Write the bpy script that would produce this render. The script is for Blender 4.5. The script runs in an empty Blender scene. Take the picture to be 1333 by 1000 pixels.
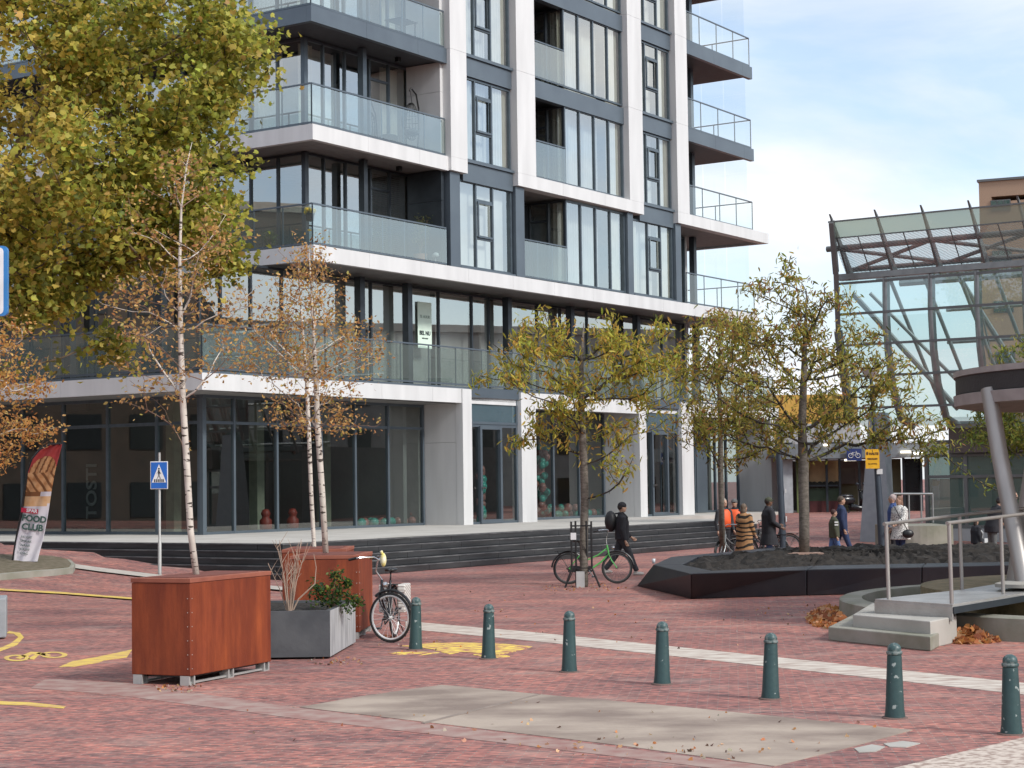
import bpy, math, random
import numpy as np
from mathutils import Vector, Matrix
random.seed(7); RNG = np.random.default_rng(11)
sc = bpy.context.scene
COL = sc.collection
R = math.radians

# ------------------------------------------------------------------ camera
F, CH, PITCH, ROLL = 2380.0, 2.25, R(3.13), R(0.8)
_fw = np.array([0, math.cos(PITCH), math.sin(PITCH)]); _up = np.array([0, -math.sin(PITCH), math.cos(PITCH)]); _rt = np.array([1., 0, 0])
RT = math.cos(ROLL) * _rt - math.sin(ROLL) * _up; UP = math.sin(ROLL) * _rt + math.cos(ROLL) * _up
cam_d = bpy.data.cameras.new('camera'); cam = bpy.data.objects.new('camera', cam_d); COL.objects.link(cam)
cam_d.sensor_width = 36; cam_d.lens = F * 36 / 1333; cam_d.clip_end = 5000; cam_d.clip_start = 0.1
m = Matrix.Identity(4)
for i in range(3):
    m[i][0] = RT[i]; m[i][1] = UP[i]; m[i][2] = -_fw[i]
m[2][3] = CH
cam.matrix_world = m
sc.camera = cam

def ray(x, y):
    v = _fw * F + RT * (x - 666.5) + UP * (500 - y); return v / v[1]
def P(x, y, Y):                     # a point seen at photo pixel x, y, at Y metres ahead
    return Vector(np.array([0, 0, CH]) + ray(x, y) * Y)
def G(x, y, z=0.0):                 # same, on the level z
    v = ray(x, y); return Vector(np.array([0, 0, CH]) + v * (z - CH) / v[2])

# ------------------------------------------------------------------ world and sun
SUN_AZ = math.atan2(0.80, -0.60)    # measured from +Y towards +X
SUN_EL = R(38)
w = bpy.data.worlds.new('World'); sc.world = w; w.use_nodes = True
nt = w.node_tree; N = nt.nodes; L = nt.links; N.clear()
out = N.new('ShaderNodeOutputWorld'); bg = N.new('ShaderNodeBackground'); sky = N.new('ShaderNodeTexSky')
sky.sky_type = 'NISHITA'; sky.sun_disc = False; sky.sun_elevation = SUN_EL; sky.sun_rotation = SUN_AZ
sky.air_density = 1.0; sky.dust_density = 1.0; sky.ozone_density = 1.5
tc = N.new('ShaderNodeTexCoord'); mp = N.new('ShaderNodeMapping'); mp.inputs['Scale'].default_value = (1.6, 1.6, 5.0)
mp.inputs['Location'].default_value = (0.3, 0.1, 0.25)
ns = N.new('ShaderNodeTexNoise'); ns.inputs['Scale'].default_value = 2.3; ns.inputs['Detail'].default_value = 9; ns.inputs['Roughness'].default_value = 0.55
ns.inputs['Distortion'].default_value = 0.4
rp = N.new('ShaderNodeValToRGB'); rp.color_ramp.elements[0].position = 0.36; rp.color_ramp.elements[0].color = (.30, .30, .30, 1)
rp.color_ramp.elements[1].position = 0.62; rp.color_ramp.elements[1].color = (1, 1, 1, 1)
ns2 = N.new('ShaderNodeTexNoise'); ns2.inputs['Scale'].default_value = 4.5; ns2.inputs['Detail'].default_value = 6
rp2 = N.new('ShaderNodeValToRGB'); rp2.color_ramp.elements[0].position = 0.35; rp2.color_ramp.elements[0].color = (5.2, 5.45, 5.9, 1)
rp2.color_ramp.elements[1].position = 0.65; rp2.color_ramp.elements[1].color = (6.5, 6.6, 6.75, 1)
mx = N.new('ShaderNodeMix'); mx.data_type = 'RGBA'
hs = N.new('ShaderNodeMix'); hs.data_type = 'RGBA'; hs.blend_type = 'MULTIPLY'; hs.inputs['Factor'].default_value = 1.0; hs.inputs['B'].default_value = (1.15, 1.2, 1.28, 1)
L.new(tc.outputs['Generated'], mp.inputs['Vector']); L.new(mp.outputs[0], ns.inputs['Vector']); L.new(mp.outputs[0], ns2.inputs['Vector'])
L.new(ns.outputs['Fac'], rp.inputs['Fac']); L.new(ns2.outputs['Fac'], rp2.inputs['Fac'])
L.new(sky.outputs[0], hs.inputs['A']); L.new(hs.outputs['Result'], mx.inputs['A']); L.new(rp2.outputs[0], mx.inputs['B']); L.new(rp.outputs[0], mx.inputs['Factor'])
L.new(mx.outputs['Result'], bg.inputs['Color']); bg.inputs['Strength'].default_value = 0.1
L.new(bg.outputs[0], out.inputs['Surface'])
sl = bpy.data.lights.new('sun', 'SUN'); sl.energy = 1.8; sl.angle = R(9); sl.color = (1.0, 0.97, 0.92)
so = bpy.data.objects.new('sun', sl); COL.objects.link(so)
sd = Vector((math.sin(SUN_AZ) * math.cos(SUN_EL), math.cos(SUN_AZ) * math.cos(SUN_EL), math.sin(SUN_EL)))
so.rotation_euler = sd.to_track_quat('Z', 'Y').to_euler(); so.location = (30, -30, 40)
sc.view_settings.view_transform = 'Standard'; sc.view_settings.look = 'None'; sc.view_settings.gamma = 1
sc.view_settings.exposure = 0.85
sc.cycles.max_bounces = 7; sc.cycles.transparent_max_bounces = 16; sc.cycles.diffuse_bounces = 3; sc.cycles.glossy_bounces = 3
sc.cycles.caustics_reflective = False; sc.cycles.caustics_refractive = False

# ------------------------------------------------------------------ materials
MATS = {}
def mat(name, col, rough=0.6, metal=0.0, col2=None, scale=4.0, stretch=(1, 1, 1), bump=0.0, bscale=None, detail=5, lo=0.35, hi=0.65, spec=0.5, coat=0):
    if name in MATS: return MATS[name]
    m = bpy.data.materials.new(name); m.use_nodes = True; nt = m.node_tree; b = nt.nodes['Principled BSDF']
    b.inputs['Roughness'].default_value = rough; b.inputs['Metallic'].default_value = metal; b.inputs['Base Color'].default_value = (*col, 1)
    b.inputs['Specular IOR Level'].default_value = spec
    if coat: b.inputs['Coat Weight'].default_value = coat
    tc = nt.nodes.new('ShaderNodeTexCoord'); mp = nt.nodes.new('ShaderNodeMapping'); mp.inputs['Scale'].default_value = stretch
    nt.links.new(tc.outputs['Object'], mp.inputs['Vector'])
    if col2 is None: col2 = tuple(c * 0.82 for c in col)
    n = nt.nodes.new('ShaderNodeTexNoise'); n.inputs['Scale'].default_value = scale; n.inputs['Detail'].default_value = detail
    nt.links.new(mp.outputs[0], n.inputs['Vector'])
    r = nt.nodes.new('ShaderNodeValToRGB'); r.color_ramp.elements[0].position = lo; r.color_ramp.elements[1].position = hi
    r.color_ramp.elements[0].color = (*col, 1); r.color_ramp.elements[1].color = (*col2, 1)
    nt.links.new(n.outputs['Fac'], r.inputs['Fac']); nt.links.new(r.outputs[0], b.inputs['Base Color'])
    if bump:
        n2 = nt.nodes.new('ShaderNodeTexNoise'); n2.inputs['Scale'].default_value = bscale or scale * 6; n2.inputs['Detail'].default_value = 4
        nt.links.new(mp.outputs[0], n2.inputs['Vector'])
        bp = nt.nodes.new('ShaderNodeBump'); bp.inputs['Strength'].default_value = bump; bp.inputs['Distance'].default_value = 0.02
        nt.links.new(n2.outputs['Fac'], bp.inputs['Height']); nt.links.new(bp.outputs[0], b.inputs['Normal'])
    MATS[name] = m; return m

def glass(name, tint=(.8, .86, .86), refl=0.12, edge=0.75, rough=0.0, white=0.0, wcol=(.7, .8, .78)):
    """thin glazing: see-through, with a facing-dependent mirror and an optional pale coating"""
    m = bpy.data.materials.new(name); m.use_nodes = True; nt = m.node_tree; nt.nodes.clear()
    o = nt.nodes.new('ShaderNodeOutputMaterial'); t = nt.nodes.new('ShaderNodeBsdfTransparent'); t.inputs[0].default_value = (*tint, 1)
    g = nt.nodes.new('ShaderNodeBsdfGlossy'); g.inputs['Roughness'].default_value = rough; g.inputs['Color'].default_value = (.96, .97, .93, 1)
    lw = nt.nodes.new('ShaderNodeLayerWeight'); lw.inputs['Blend'].default_value = 0.5
    mr = nt.nodes.new('ShaderNodeMapRange'); mr.inputs['To Min'].default_value = refl; mr.inputs['To Max'].default_value = edge
    pw = nt.nodes.new('ShaderNodeMath'); pw.operation = 'POWER'; pw.inputs[1].default_value = 2.2
    nt.links.new(lw.outputs['Facing'], pw.inputs[0]); nt.links.new(pw.outputs[0], mr.inputs['Value'])
    ms = nt.nodes.new('ShaderNodeMixShader'); nt.links.new(mr.outputs[0], ms.inputs[0])
    # slightly wavy panes
    tcn = nt.nodes.new('ShaderNodeTexCoord'); nn = nt.nodes.new('ShaderNodeTexNoise'); nn.inputs['Scale'].default_value = 0.9; nn.inputs['Detail'].default_value = 1
    bp = nt.nodes.new('ShaderNodeBump'); bp.inputs['Strength'].default_value = 0.012; bp.inputs['Distance'].default_value = 0.05
    nt.links.new(tcn.outputs['Object'], nn.inputs['Vector']); nt.links.new(nn.outputs['Fac'], bp.inputs['Height']); nt.links.new(bp.outputs[0], g.inputs['Normal'])
    base = t
    if white:
        d = nt.nodes.new('ShaderNodeBsdfDiffuse'); d.inputs[0].default_value = (*wcol, 1)
        mw = nt.nodes.new('ShaderNodeMixShader'); mw.inputs[0].default_value = white
        nt.links.new(t.outputs[0], mw.inputs[1]); nt.links.new(d.outputs[0], mw.inputs[2]); base = mw
    nt.links.new(base.outputs[0], ms.inputs[1]); nt.links.new(g.outputs[0], ms.inputs[2]); nt.links.new(ms.outputs[0], o.inputs['Surface'])
    MATS[name] = m; return m

WHITE = mat('white_panel', (.66, .66, .655), .5, col2=(.52, .52, .515), scale=.9, stretch=(2.2, 2.2, .35), lo=.3, hi=.85, detail=8)
GREY = mat('blue_grey_metal', (.115, .145, .17), .38, .3, col2=(.095, .12, .145), scale=.8)
DARK = mat('dark_metal', (.042, .052, .062), .35, .3)
MIDG = mat('window_frame_metal', (.10, .13, .155), .35, .3)
SOFFIT = mat('soffit_board', (.27, .265, .26), .7)
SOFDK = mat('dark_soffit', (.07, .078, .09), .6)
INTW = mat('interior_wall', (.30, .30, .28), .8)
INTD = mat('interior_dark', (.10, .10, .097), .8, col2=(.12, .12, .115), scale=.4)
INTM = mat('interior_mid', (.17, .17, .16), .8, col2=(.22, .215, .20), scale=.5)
CURT = mat('curtain_cloth', (.76, .74, .66), .9, col2=(.66, .64, .56), scale=2)
BLIND = mat('blind_cloth', (.72, .73, .71), .9, col2=(.56, .56, .53), scale=.7)
GL_UP = glass('window_glass', (.86, .90, .88), .36, .9)
GL_GR = glass('shop_glass', (.60, .68, .67), .17, .6)
GL_BAL = glass('balustrade_glass', (.72, .82, .81), .14, .85, white=.14, wcol=(.44, .54, .50))
GL_FR = glass('frosted_spandrel_glass', (.2, .3, .35), .20, .8, white=.6, wcol=(.10, .18, .22))
GL_ST = glass('station_glass', (.72, .88, .86), .12, .7, white=.15, wcol=(.55, .76, .70))
GL_STD = glass('station_lower_glass', (.25, .34, .32), .14, .7, white=.45, wcol=(.16, .26, .23))
GL_CL = glass('clear_screen_glass', (.93, .97, .97), .05, .6)
CONC = mat('concrete', (.42, .40, .36), .85, col2=(.33, .315, .28), scale=1.2, bump=.2)
CONCD = mat('concrete_weathered', (.30, .285, .245), .9, col2=(.20, .20, .15), scale=1.6, bump=.35)
CONCG = mat('concrete_grey', (.36, .37, .37), .8, col2=(.30, .31, .315), scale=.7)
PLAZA = mat('plinth_paving', (.48, .46, .42), .85, col2=(.40, .38, .345), scale=.9)
STEP = mat('black_stone', (.028, .029, .031), .45, col2=(.05, .052, .055), scale=1.4, stretch=(.5, .5, 6), bump=.2)
RUBBER = mat('black_composite', (.011, .014, .021), .5, col2=(.020, .021, .026), scale=1.5, bump=.15)
SOIL = mat('dark_soil', (.009, .0075, .0065), .95, col2=(.028, .023, .019), scale=9, bump=1.0, bscale=14)
STEEL = mat('steel_grey', (.30, .31, .31), .4, .6)
STEELD = mat('station_steel', (.13, .135, .135), .45, .3, col2=(.16, .162, .162), scale=1.5)
STEELS = mat('stainless', (.40, .375, .35), .45, .6, col2=(.33, .31, .29), scale=3, stretch=(1, 1, .3))
GALV = mat('galvanised', (.50, .50, .48), .5, .5)
BLACK = mat('black_plastic', (.012, .012, .013), .4)
TYRE = mat('tyre_rubber', (.02, .02, .02), .8)
CHROME = mat('chrome', (.62, .62, .62), .22, 1.0)
SKIN = mat('skin', (.45, .27, .19), .55); SKIND = mat('skin_dark', (.16, .085, .055), .5)
def bollard_mat():
    return mat('bollard_paint', (.022, .058, .060), .38, col2=(.03, .07, .07), scale=3, bump=.15)

def rust():
    m = mat('rusted_steel', (.20, .036, .013), .6, .15, col2=(.36, .080, .020), scale=2.2, stretch=(1, 1, .45), bump=.12, bscale=40, lo=.3, hi=.75)
    nt = m.node_tree; b = nt.nodes['Principled BSDF']; src = b.inputs['Base Color'].links[0].from_socket
    tc = nt.nodes.new('ShaderNodeTexCoord'); mp = nt.nodes.new('ShaderNodeMapping'); mp.inputs['Scale'].default_value = (5, 5, .7)
    n = nt.nodes.new('ShaderNodeTexNoise'); n.inputs['Scale'].default_value = 1.1; n.inputs['Detail'].default_value = 7; n.inputs['Roughness'].default_value = .65
    r = nt.nodes.new('ShaderNodeValToRGB'); r.color_ramp.elements[0].position = .42; r.color_ramp.elements[0].color = (.55, .46, .50, 1); r.color_ramp.elements[1].position = .66; r.color_ramp.elements[1].color = (1, 1, 1, 1)
    mx = nt.nodes.new('ShaderNodeMix'); mx.data_type = 'RGBA'; mx.blend_type = 'MULTIPLY'; mx.inputs['Factor'].default_value = .85
    nt.links.new(tc.outputs['Object'], mp.inputs[0]); nt.links.new(mp.outputs[0], n.inputs[0]); nt.links.new(n.outputs['Fac'], r.inputs[0])
    nt.links.new(src, mx.inputs['A']); nt.links.new(r.outputs[0], mx.inputs['B']); nt.links.new(mx.outputs['Result'], b.inputs['Base Color'])
    return m
RUST = rust()

def birch_bark():
    m = mat('birch_bark', (.62, .57, .50), .7, col2=(.48, .43, .37), scale=5)
    nt = m.node_tree; b = nt.nodes['Principled BSDF']; src = b.inputs['Base Color'].links[0].from_socket
    tc = nt.nodes.new('ShaderNodeTexCoord'); mp = nt.nodes.new('ShaderNodeMapping'); mp.inputs['Scale'].default_value = (9, 9, 26)
    n = nt.nodes.new('ShaderNodeTexNoise'); n.inputs['Scale'].default_value = 1; n.inputs['Detail'].default_value = 3
    r = nt.nodes.new('ShaderNodeValToRGB'); r.color_ramp.elements[0].position = .58; r.color_ramp.elements[0].color = (1, 1, 1, 1); r.color_ramp.elements[1].position = .63; r.color_ramp.elements[1].color = (.10, .08, .07, 1)
    mx = nt.nodes.new('ShaderNodeMix'); mx.data_type = 'RGBA'; mx.blend_type = 'MULTIPLY'; mx.inputs['Factor'].default_value = 1
    nt.links.new(tc.outputs['Object'], mp.inputs[0]); nt.links.new(mp.outputs[0], n.inputs[0]); nt.links.new(n.outputs['Fac'], r.inputs[0])
    nt.links.new(src, mx.inputs['A']); nt.links.new(r.outputs[0], mx.inputs['B']); nt.links.new(mx.outputs['Result'], b.inputs['Base Color'])
    return m
BIRCH = birch_bark()
TWIG = mat('birch_twig', (.22, .14, .10), .8)
BARKG = mat('grey_bark', (.17, .145, .12), .9, col2=(.09, .075, .06), scale=9, stretch=(1, 1, 2.2), bump=.8, bscale=20)
BARKP = mat('plane_bark', (.26, .20, .13), .85, col2=(.14, .11, .07), scale=5, bump=.3)
BARKD = mat('dark_branch', (.055, .045, .038), .85)

def leafmat(name, trans=0.35, rough=.5):
    m = bpy.data.materials.new(name); m.use_nodes = True; nt = m.node_tree; nt.nodes.clear()
    o = nt.nodes.new('ShaderNodeOutputMaterial'); a = nt.nodes.new('ShaderNodeAttribute'); a.attribute_name = 'col'
    b = nt.nodes.new('ShaderNodeBsdfPrincipled'); b.inputs['Roughness'].default_value = rough; b.inputs['Specular IOR Level'].default_value = .3
    t = nt.nodes.new('ShaderNodeBsdfTranslucent'); ms = nt.nodes.new('ShaderNodeMixShader'); ms.inputs[0].default_value = trans
    nt.links.new(a.outputs['Color'], b.inputs['Base Color']); nt.links.new(a.outputs['Color'], t.inputs['Color'])
    nt.links.new(b.outputs[0], ms.inputs[1]); nt.links.new(t.outputs[0], ms.inputs[2]); nt.links.new(ms.outputs[0], o.inputs['Surface'])
    return m
LEAF = leafmat('leaf', .52)

def brick_mat(name='red_brick_paving', rot=0.12):
    m = bpy.data.materials.new(name); m.use_nodes = True; nt = m.node_tree; b = nt.nodes['Principled BSDF']
    b.inputs['Roughness'].default_value = .8; b.inputs['Specular IOR Level'].default_value = .35
    tc = nt.nodes.new('ShaderNodeTexCoord'); mp = nt.nodes.new('ShaderNodeMapping'); mp.inputs['Rotation'].default_value = (0, 0, rot)
    nt.links.new(tc.outputs['Object'], mp.inputs[0])
    br = nt.nodes.new('ShaderNodeTexBrick'); br.inputs['Scale'].default_value = 1; br.inputs['Brick Width'].default_value = .21; br.inputs['Row Height'].default_value = .07
    br.inputs['Mortar Size'].default_value = .006; br.inputs['Mortar Smooth'].default_value = .3; br.inputs['Bias'].default_value = 0
    br.inputs['Color1'].default_value = (.43, .17, .135, 1); br.inputs['Color2'].default_value = (.21, .11, .10, 1); br.inputs['Mortar'].default_value = (.30, .225, .19, 1)
    nt.links.new(mp.outputs[0], br.inputs['Vector'])
    def noise(scale, det, stretch, lo, c0, hi, c1):
        mq = nt.nodes.new('ShaderNodeMapping'); mq.inputs['Scale'].default_value = stretch; mq.inputs['Rotation'].default_value = (0, 0, rot)
        nt.links.new(tc.outputs['Object'], mq.inputs[0])
        n = nt.nodes.new('ShaderNodeTexNoise'); n.inputs['Scale'].default_value = scale; n.inputs['Detail'].default_value = det; nt.links.new(mq.outputs[0], n.inputs[0])
        r = nt.nodes.new('ShaderNodeValToRGB'); r.color_ramp.elements[0].position = lo; r.color_ramp.elements[0].color = (*c0, 1); r.color_ramp.elements[1].position = hi; r.color_ramp.elements[1].color = (*c1, 1)
        nt.links.new(n.outputs['Fac'], r.inputs[0]); return r
    def mul(a, bb, f=1, mode='MULTIPLY'):
        x = nt.nodes.new('ShaderNodeMix'); x.data_type = 'RGBA'; x.blend_type = mode; x.inputs['Factor'].default_value = f
        nt.links.new(a, x.inputs['A']); nt.links.new(bb, x.inputs['B']); return x.outputs['Result']
    c = mul(br.outputs['Color'], noise(1.0, 2.5, (8.5, 25, 1), .36, (.46, .48, .53), .64, (1.36, 1.24, 1.2)).outputs[0])   # brick to brick
    c = mul(c, noise(.35, 4, (1, 1.6, 1), .35, (.76, .78, .84), .65, (1.15, 1.12, 1.08)).outputs[0])                  # broad patches
    dust = noise(.9, 7, (1, 2.0, 1), .52, (0, 0, 0), .78, (.5, .5, .5))                                             # pale sand in joints
    x = nt.nodes.new('ShaderNodeMix'); x.data_type = 'RGBA'; x.inputs['B'].default_value = (.42, .32, .27, 1)
    nt.links.new(dust.outputs[0], x.inputs['Factor']); nt.links.new(c, x.inputs['A'])
    nt.links.new(x.outputs['Result'], b.inputs['Base Color'])
    bp = nt.nodes.new('ShaderNodeBump'); bp.inputs['Strength'].default_value = .35; bp.inputs['Distance'].default_value = .006
    nt.links.new(br.outputs['Fac'], bp.inputs['Height']); bp.invert = True; nt.links.new(bp.outputs[0], b.inputs['Normal'])
    return m
BRICK = brick_mat()

# ------------------------------------------------------------------ mesh helpers
class MB:
    def __init__(s): s.v = []; s.f = []; s.mi = []; s.cur = 0
    def add(s, vs, fs):
        o = len(s.v); s.v += [tuple(q) for q in vs]
        for f in fs: s.f.append([i + o for i in f]); s.mi.append(s.cur)
        return s
    def box(s, x0, x1, y0, y1, z0, z1):
        return s.add([(x0, y0, z0), (x1, y0, z0), (x1, y1, z0), (x0, y1, z0), (x0, y0, z1), (x1, y0, z1), (x1, y1, z1), (x0, y1, z1)],
                     [(0, 3, 2, 1), (4, 5, 6, 7), (0, 1, 5, 4), (1, 2, 6, 5), (2, 3, 7, 6), (3, 0, 4, 7)])
    def prism(s, pts, z0, z1):          # polygon (counter-clockwise), z may be list per corner
        n = len(pts); a0 = z0 if isinstance(z0, (list, tuple)) else [z0] * n; a1 = z1 if isinstance(z1, (list, tuple)) else [z1] * n
        vs = [(p[0], p[1], a0[i]) for i, p in enumerate(pts)] + [(p[0], p[1], a1[i]) for i, p in enumerate(pts)]
        return s.add(vs, [list(range(n))[::-1], list(range(n, 2 * n))] + [(i, (i + 1) % n, n + (i + 1) % n, n + i) for i in range(n)])
    def quad(s, a, b, c, d): return s.add([a, b, c, d], [(0, 1, 2, 3)])
    def tube(s, pts, r, n=8, caps=True, closed=False):
        pts = [Vector(p) for p in pts]; k = len(pts); rr = r if isinstance(r, (list, tuple)) else [r] * k
        vs = []; prev = None
        for i, p in enumerate(pts):
            if closed: t = pts[(i + 1) % k] - pts[i - 1]
            else: t = (pts[min(i + 1, k - 1)] - pts[max(i - 1, 0)])
            if t.length < 1e-9: t = Vector((0, 0, 1))
            t.normalize()
            if prev is None:
                u = t.cross(Vector((0, 0, 1)));
                if u.length < .05: u = t.cross(Vector((0, 1, 0)))
            else: u = prev - t * prev.dot(t)
            u.normalize(); prev = u; q = t.cross(u)
            for j in range(n):
                a = 2 * math.pi * j / n; vs.append(p + (u * math.cos(a) + q * math.sin(a)) * rr[i])
        fs = []
        for i in range(k if closed else k - 1):
            i2 = (i + 1) % k
            for j in range(n): fs.append((i * n + j, i * n + (j + 1) % n, i2 * n + (j + 1) % n, i2 * n + j))
        if caps and not closed: fs += [tuple(range(n))[::-1], tuple(range((k - 1) * n, k * n))]
        return s.add(vs, fs)
    def bar(s, a, b, w, h=None):        # rectangular bar between two points
        a = Vector(a); b = Vector(b); h = h or w; t = (b - a).normalized(); u = t.cross(Vector((0, 0, 1)))
        if u.length < .05: u = Vector((1, 0, 0))
        u.normalize(); q = u.cross(t); vs = []
        for p in (a, b):
            for su, sq in ((-1, -1), (1, -1), (1, 1), (-1, 1)): vs.append(p + u * su * w / 2 + q * sq * h / 2)
        return s.add(vs, [(0, 1, 2, 3), (7, 6, 5, 4), (0, 4, 5, 1), (1, 5, 6, 2), (2, 6, 7, 3), (3, 7, 4, 0)])
    def lathe(s, prof, n=24, c=(0, 0, 0)):
        vs = []; k = len(prof)
        for r, z in prof:
            for j in range(n): a = 2 * math.pi * j / n; vs.append((c[0] + r * math.cos(a), c[1] + r * math.sin(a), c[2] + z))
        fs = [(i * n + j, i * n + (j + 1) % n, (i + 1) * n + (j + 1) % n, (i + 1) * n + j) for i in range(k - 1) for j in range(n)]
        return s.add(vs, fs + [tuple(range(n))[::-1], tuple(range((k - 1) * n, k * n))])
    def loft(s, rings, n=14):           # rings: (x, y, z, rx, ry)
        vs = []; k = len(rings)
        for x, y, z, rx, ry in rings:
            for j in range(n): a = 2 * math.pi * j / n; vs.append((x + rx * math.cos(a), y + ry * math.sin(a), z))
        fs = [(i * n + j, i * n + (j + 1) % n, (i + 1) * n + (j + 1) % n, (i + 1) * n + j) for i in range(k - 1) for j in range(n)]
        return s.add(vs, fs + [tuple(range(n))[::-1], tuple(range((k - 1) * n, k * n))])
    def ball(s, c, rx, ry=None, rz=None, n=12, m=8):
        ry = ry or rx; rz = rz or rx; vs = [(c[0], c[1], c[2] - rz)]
        for i in range(1, m):
            t = -math.pi / 2 + math.pi * i / m
            for j in range(n): a = 2 * math.pi * j / n; vs.append((c[0] + rx * math.cos(t) * math.cos(a), c[1] + ry * math.cos(t) * math.sin(a), c[2] + rz * math.sin(t)))
        vs.append((c[0], c[1], c[2] + rz)); fs = [(0, 1 + (j + 1) % n, 1 + j) for j in range(n)]
        for i in range(m - 2):
            for j in range(n): fs.append((1 + i * n + j, 1 + i * n + (j + 1) % n, 1 + (i + 1) * n + (j + 1) % n, 1 + (i + 1) * n + j))
        l = len(vs) - 1; b = 1 + (m - 2) * n; fs += [(b + j, b + (j + 1) % n, l) for j in range(n)]
        return s.add(vs, fs)
    def build(s, name, mats, parent=None, smooth=False, bevel=0):
        me = bpy.data.meshes.new(name); me.from_pydata(s.v, [], s.f); mats = mats if isinstance(mats, (list, tuple)) else [mats]
        for q in mats: me.materials.append(q)
        if len(mats) > 1: me.polygons.foreach_set('material_index', s.mi)
        if smooth: me.polygons.foreach_set('use_smooth', [True] * len(s.f))
        me.update(); o = bpy.data.objects.new(name, me); COL.objects.link(o)
        if parent: o.parent = parent
        if smooth == 'auto':
            md = o.modifiers.new('edges', 'EDGE_SPLIT'); md.split_angle = R(40)
        if bevel:
            md = o.modifiers.new('bevel', 'BEVEL'); md.width = bevel; md.segments = 2; md.limit_method = 'ANGLE'
        return o

def tag(o, label=None, cat=None, group=None, kind=None):
    if label: o['label'] = label
    if cat: o['category'] = cat
    if group: o['group'] = group
    if kind: o['kind'] = kind
    return o
def thing(name, label, cat, loc=(0, 0, 0), rz=0.0, group=None):
    o = bpy.data.objects.new(name, None); COL.objects.link(o); o.location = loc; o.rotation_euler = (0, 0, rz)
    o.empty_display_size = .2
    return tag(o, label, cat, group)
def copy_tree(o, parent=None):
    c = o.copy(); COL.objects.link(c)
    if parent: c.parent = parent
    for ch in [q for q in bpy.data.objects if q.parent == o]: copy_tree(ch, c)
    return c
def remesh(o, vox=.012, smooth=4):
    md = o.modifiers.new('r', 'REMESH'); md.mode = 'VOXEL'; md.voxel_size = vox; md.use_smooth_shade = True
    m2 = o.modifiers.new('s', 'SMOOTH'); m2.factor = .5; m2.iterations = smooth
    dg = bpy.context.evaluated_depsgraph_get(); me = bpy.data.meshes.new_from_object(o.evaluated_get(dg))
    o.modifiers.clear(); o.data = me; me.polygons.foreach_set('use_smooth', [True] * len(me.polygons)); return o
def text(name, body, size, material, parent, loc, rot=(R(90), 0, 0), depth=.004, align='CENTER', bold=0, sx=1.0):
    cu = bpy.data.curves.new(name, 'FONT'); cu.body = body; cu.size = size; cu.extrude = depth; cu.align_x = align; cu.align_y = 'CENTER'; cu.offset = bold
    cu.resolution_u = 3
    t = bpy.data.objects.new(name, cu); COL.objects.link(t); dg = bpy.context.evaluated_depsgraph_get()
    me = bpy.data.meshes.new_from_object(t.evaluated_get(dg)); COL.objects.unlink(t); bpy.data.objects.remove(t)
    o = bpy.data.objects.new(name, me); COL.objects.link(o); me.materials.clear(); me.materials.append(material)
    o.parent = parent; o.location = loc; o.rotation_euler = rot; o.scale = (sx, 1, 1); return o
def ss(a, b, x):
    t = min(1, max(0, (x - a) / (b - a))); return t * t * (3 - 2 * t)

# ------------------------------------------------------------------ building frame: local x along the front, y inwards, z above the plinth
ANG = R(33.5); RV = Vector((math.sin(ANG), math.cos(ANG), 0)); IV = Vector((-math.cos(ANG), math.sin(ANG), 0))
P0 = Vector((-9.013, 53.09, 0.835)); PZ = 0.835
def to_local(X, Y): d = Vector((X, Y, 0)) - Vector((P0.x, P0.y, 0)); return d.dot(RV), d.dot(IV)
def to_world(s, y, z=0): p = P0 + RV * s + IV * y; return Vector((p.x, p.y, z))
def SX(x, y, d):                    # front-facade station seen at a photo pixel
    v = Vector(ray(x, y)); o = Vector((0, 0, CH)); t = (P0 + IV * d - o).dot(IV) / v.dot(IV); return (o + v * t - P0).dot(RV)
def SY(x, y, d):                    # side-facade station
    v = Vector(ray(x, y)); o = Vector((0, 0, CH)); t = (P0 + RV * d - o).dot(RV) / v.dot(RV); return (o + v * t - P0).dot(IV)

# ------------------------------------------------------------------ ground
def gh(X, Y):
    s, y = to_local(X, Y)
    a = .85 * ss(-9, 3, y) * (1 - ss(-5.3, -4.6, s)) * ss(-24, -16, s) if y < 40 else 0
    b = .78 * ss(56.5, 76, Y) * ss(7.6, 9.4, X - .10 * (Y - 58))
    return max(a, b)
def GG(x, y, dz=0.0):
    v = Vector(ray(x, y)); t = 12.0; o = Vector((0, 0, CH))
    while t < 120 and (o + v * t).z > gh((o + v * t).x, (o + v * t).y): t += .05
    q = o + v * t; q.z += dz; return q
xs = sorted(set([-1500, -600, -250, -120, -80] + list(np.arange(-60, -4, 1.0)) + list(np.arange(-4, 6, 2.0)) + list(np.arange(6, 12, 1.0)) + list(np.arange(12, 40, 4.0)) + [60, 120, 300, 700, 1500]))
ys = sorted(set([-600, -100, -20, 0, 15, 30] + list(np.arange(34, 60, 1.0)) + list(np.arange(60, 90, 2.0)) + [100, 120, 160, 300, 700, 2500]))
g = MB(); g.v = [(x, y, gh(x, y)) for y in ys for x in xs]; nx = len(xs)
g.f = [(j * nx + i, j * nx + i + 1, (j + 1) * nx + i + 1, (j + 1) * nx + i) for j in range(len(ys) - 1) for i in range(nx - 1)]; g.mi = [0] * len(g.f)
tag(g.build('ground', BRICK, smooth=True), kind='structure')

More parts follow.
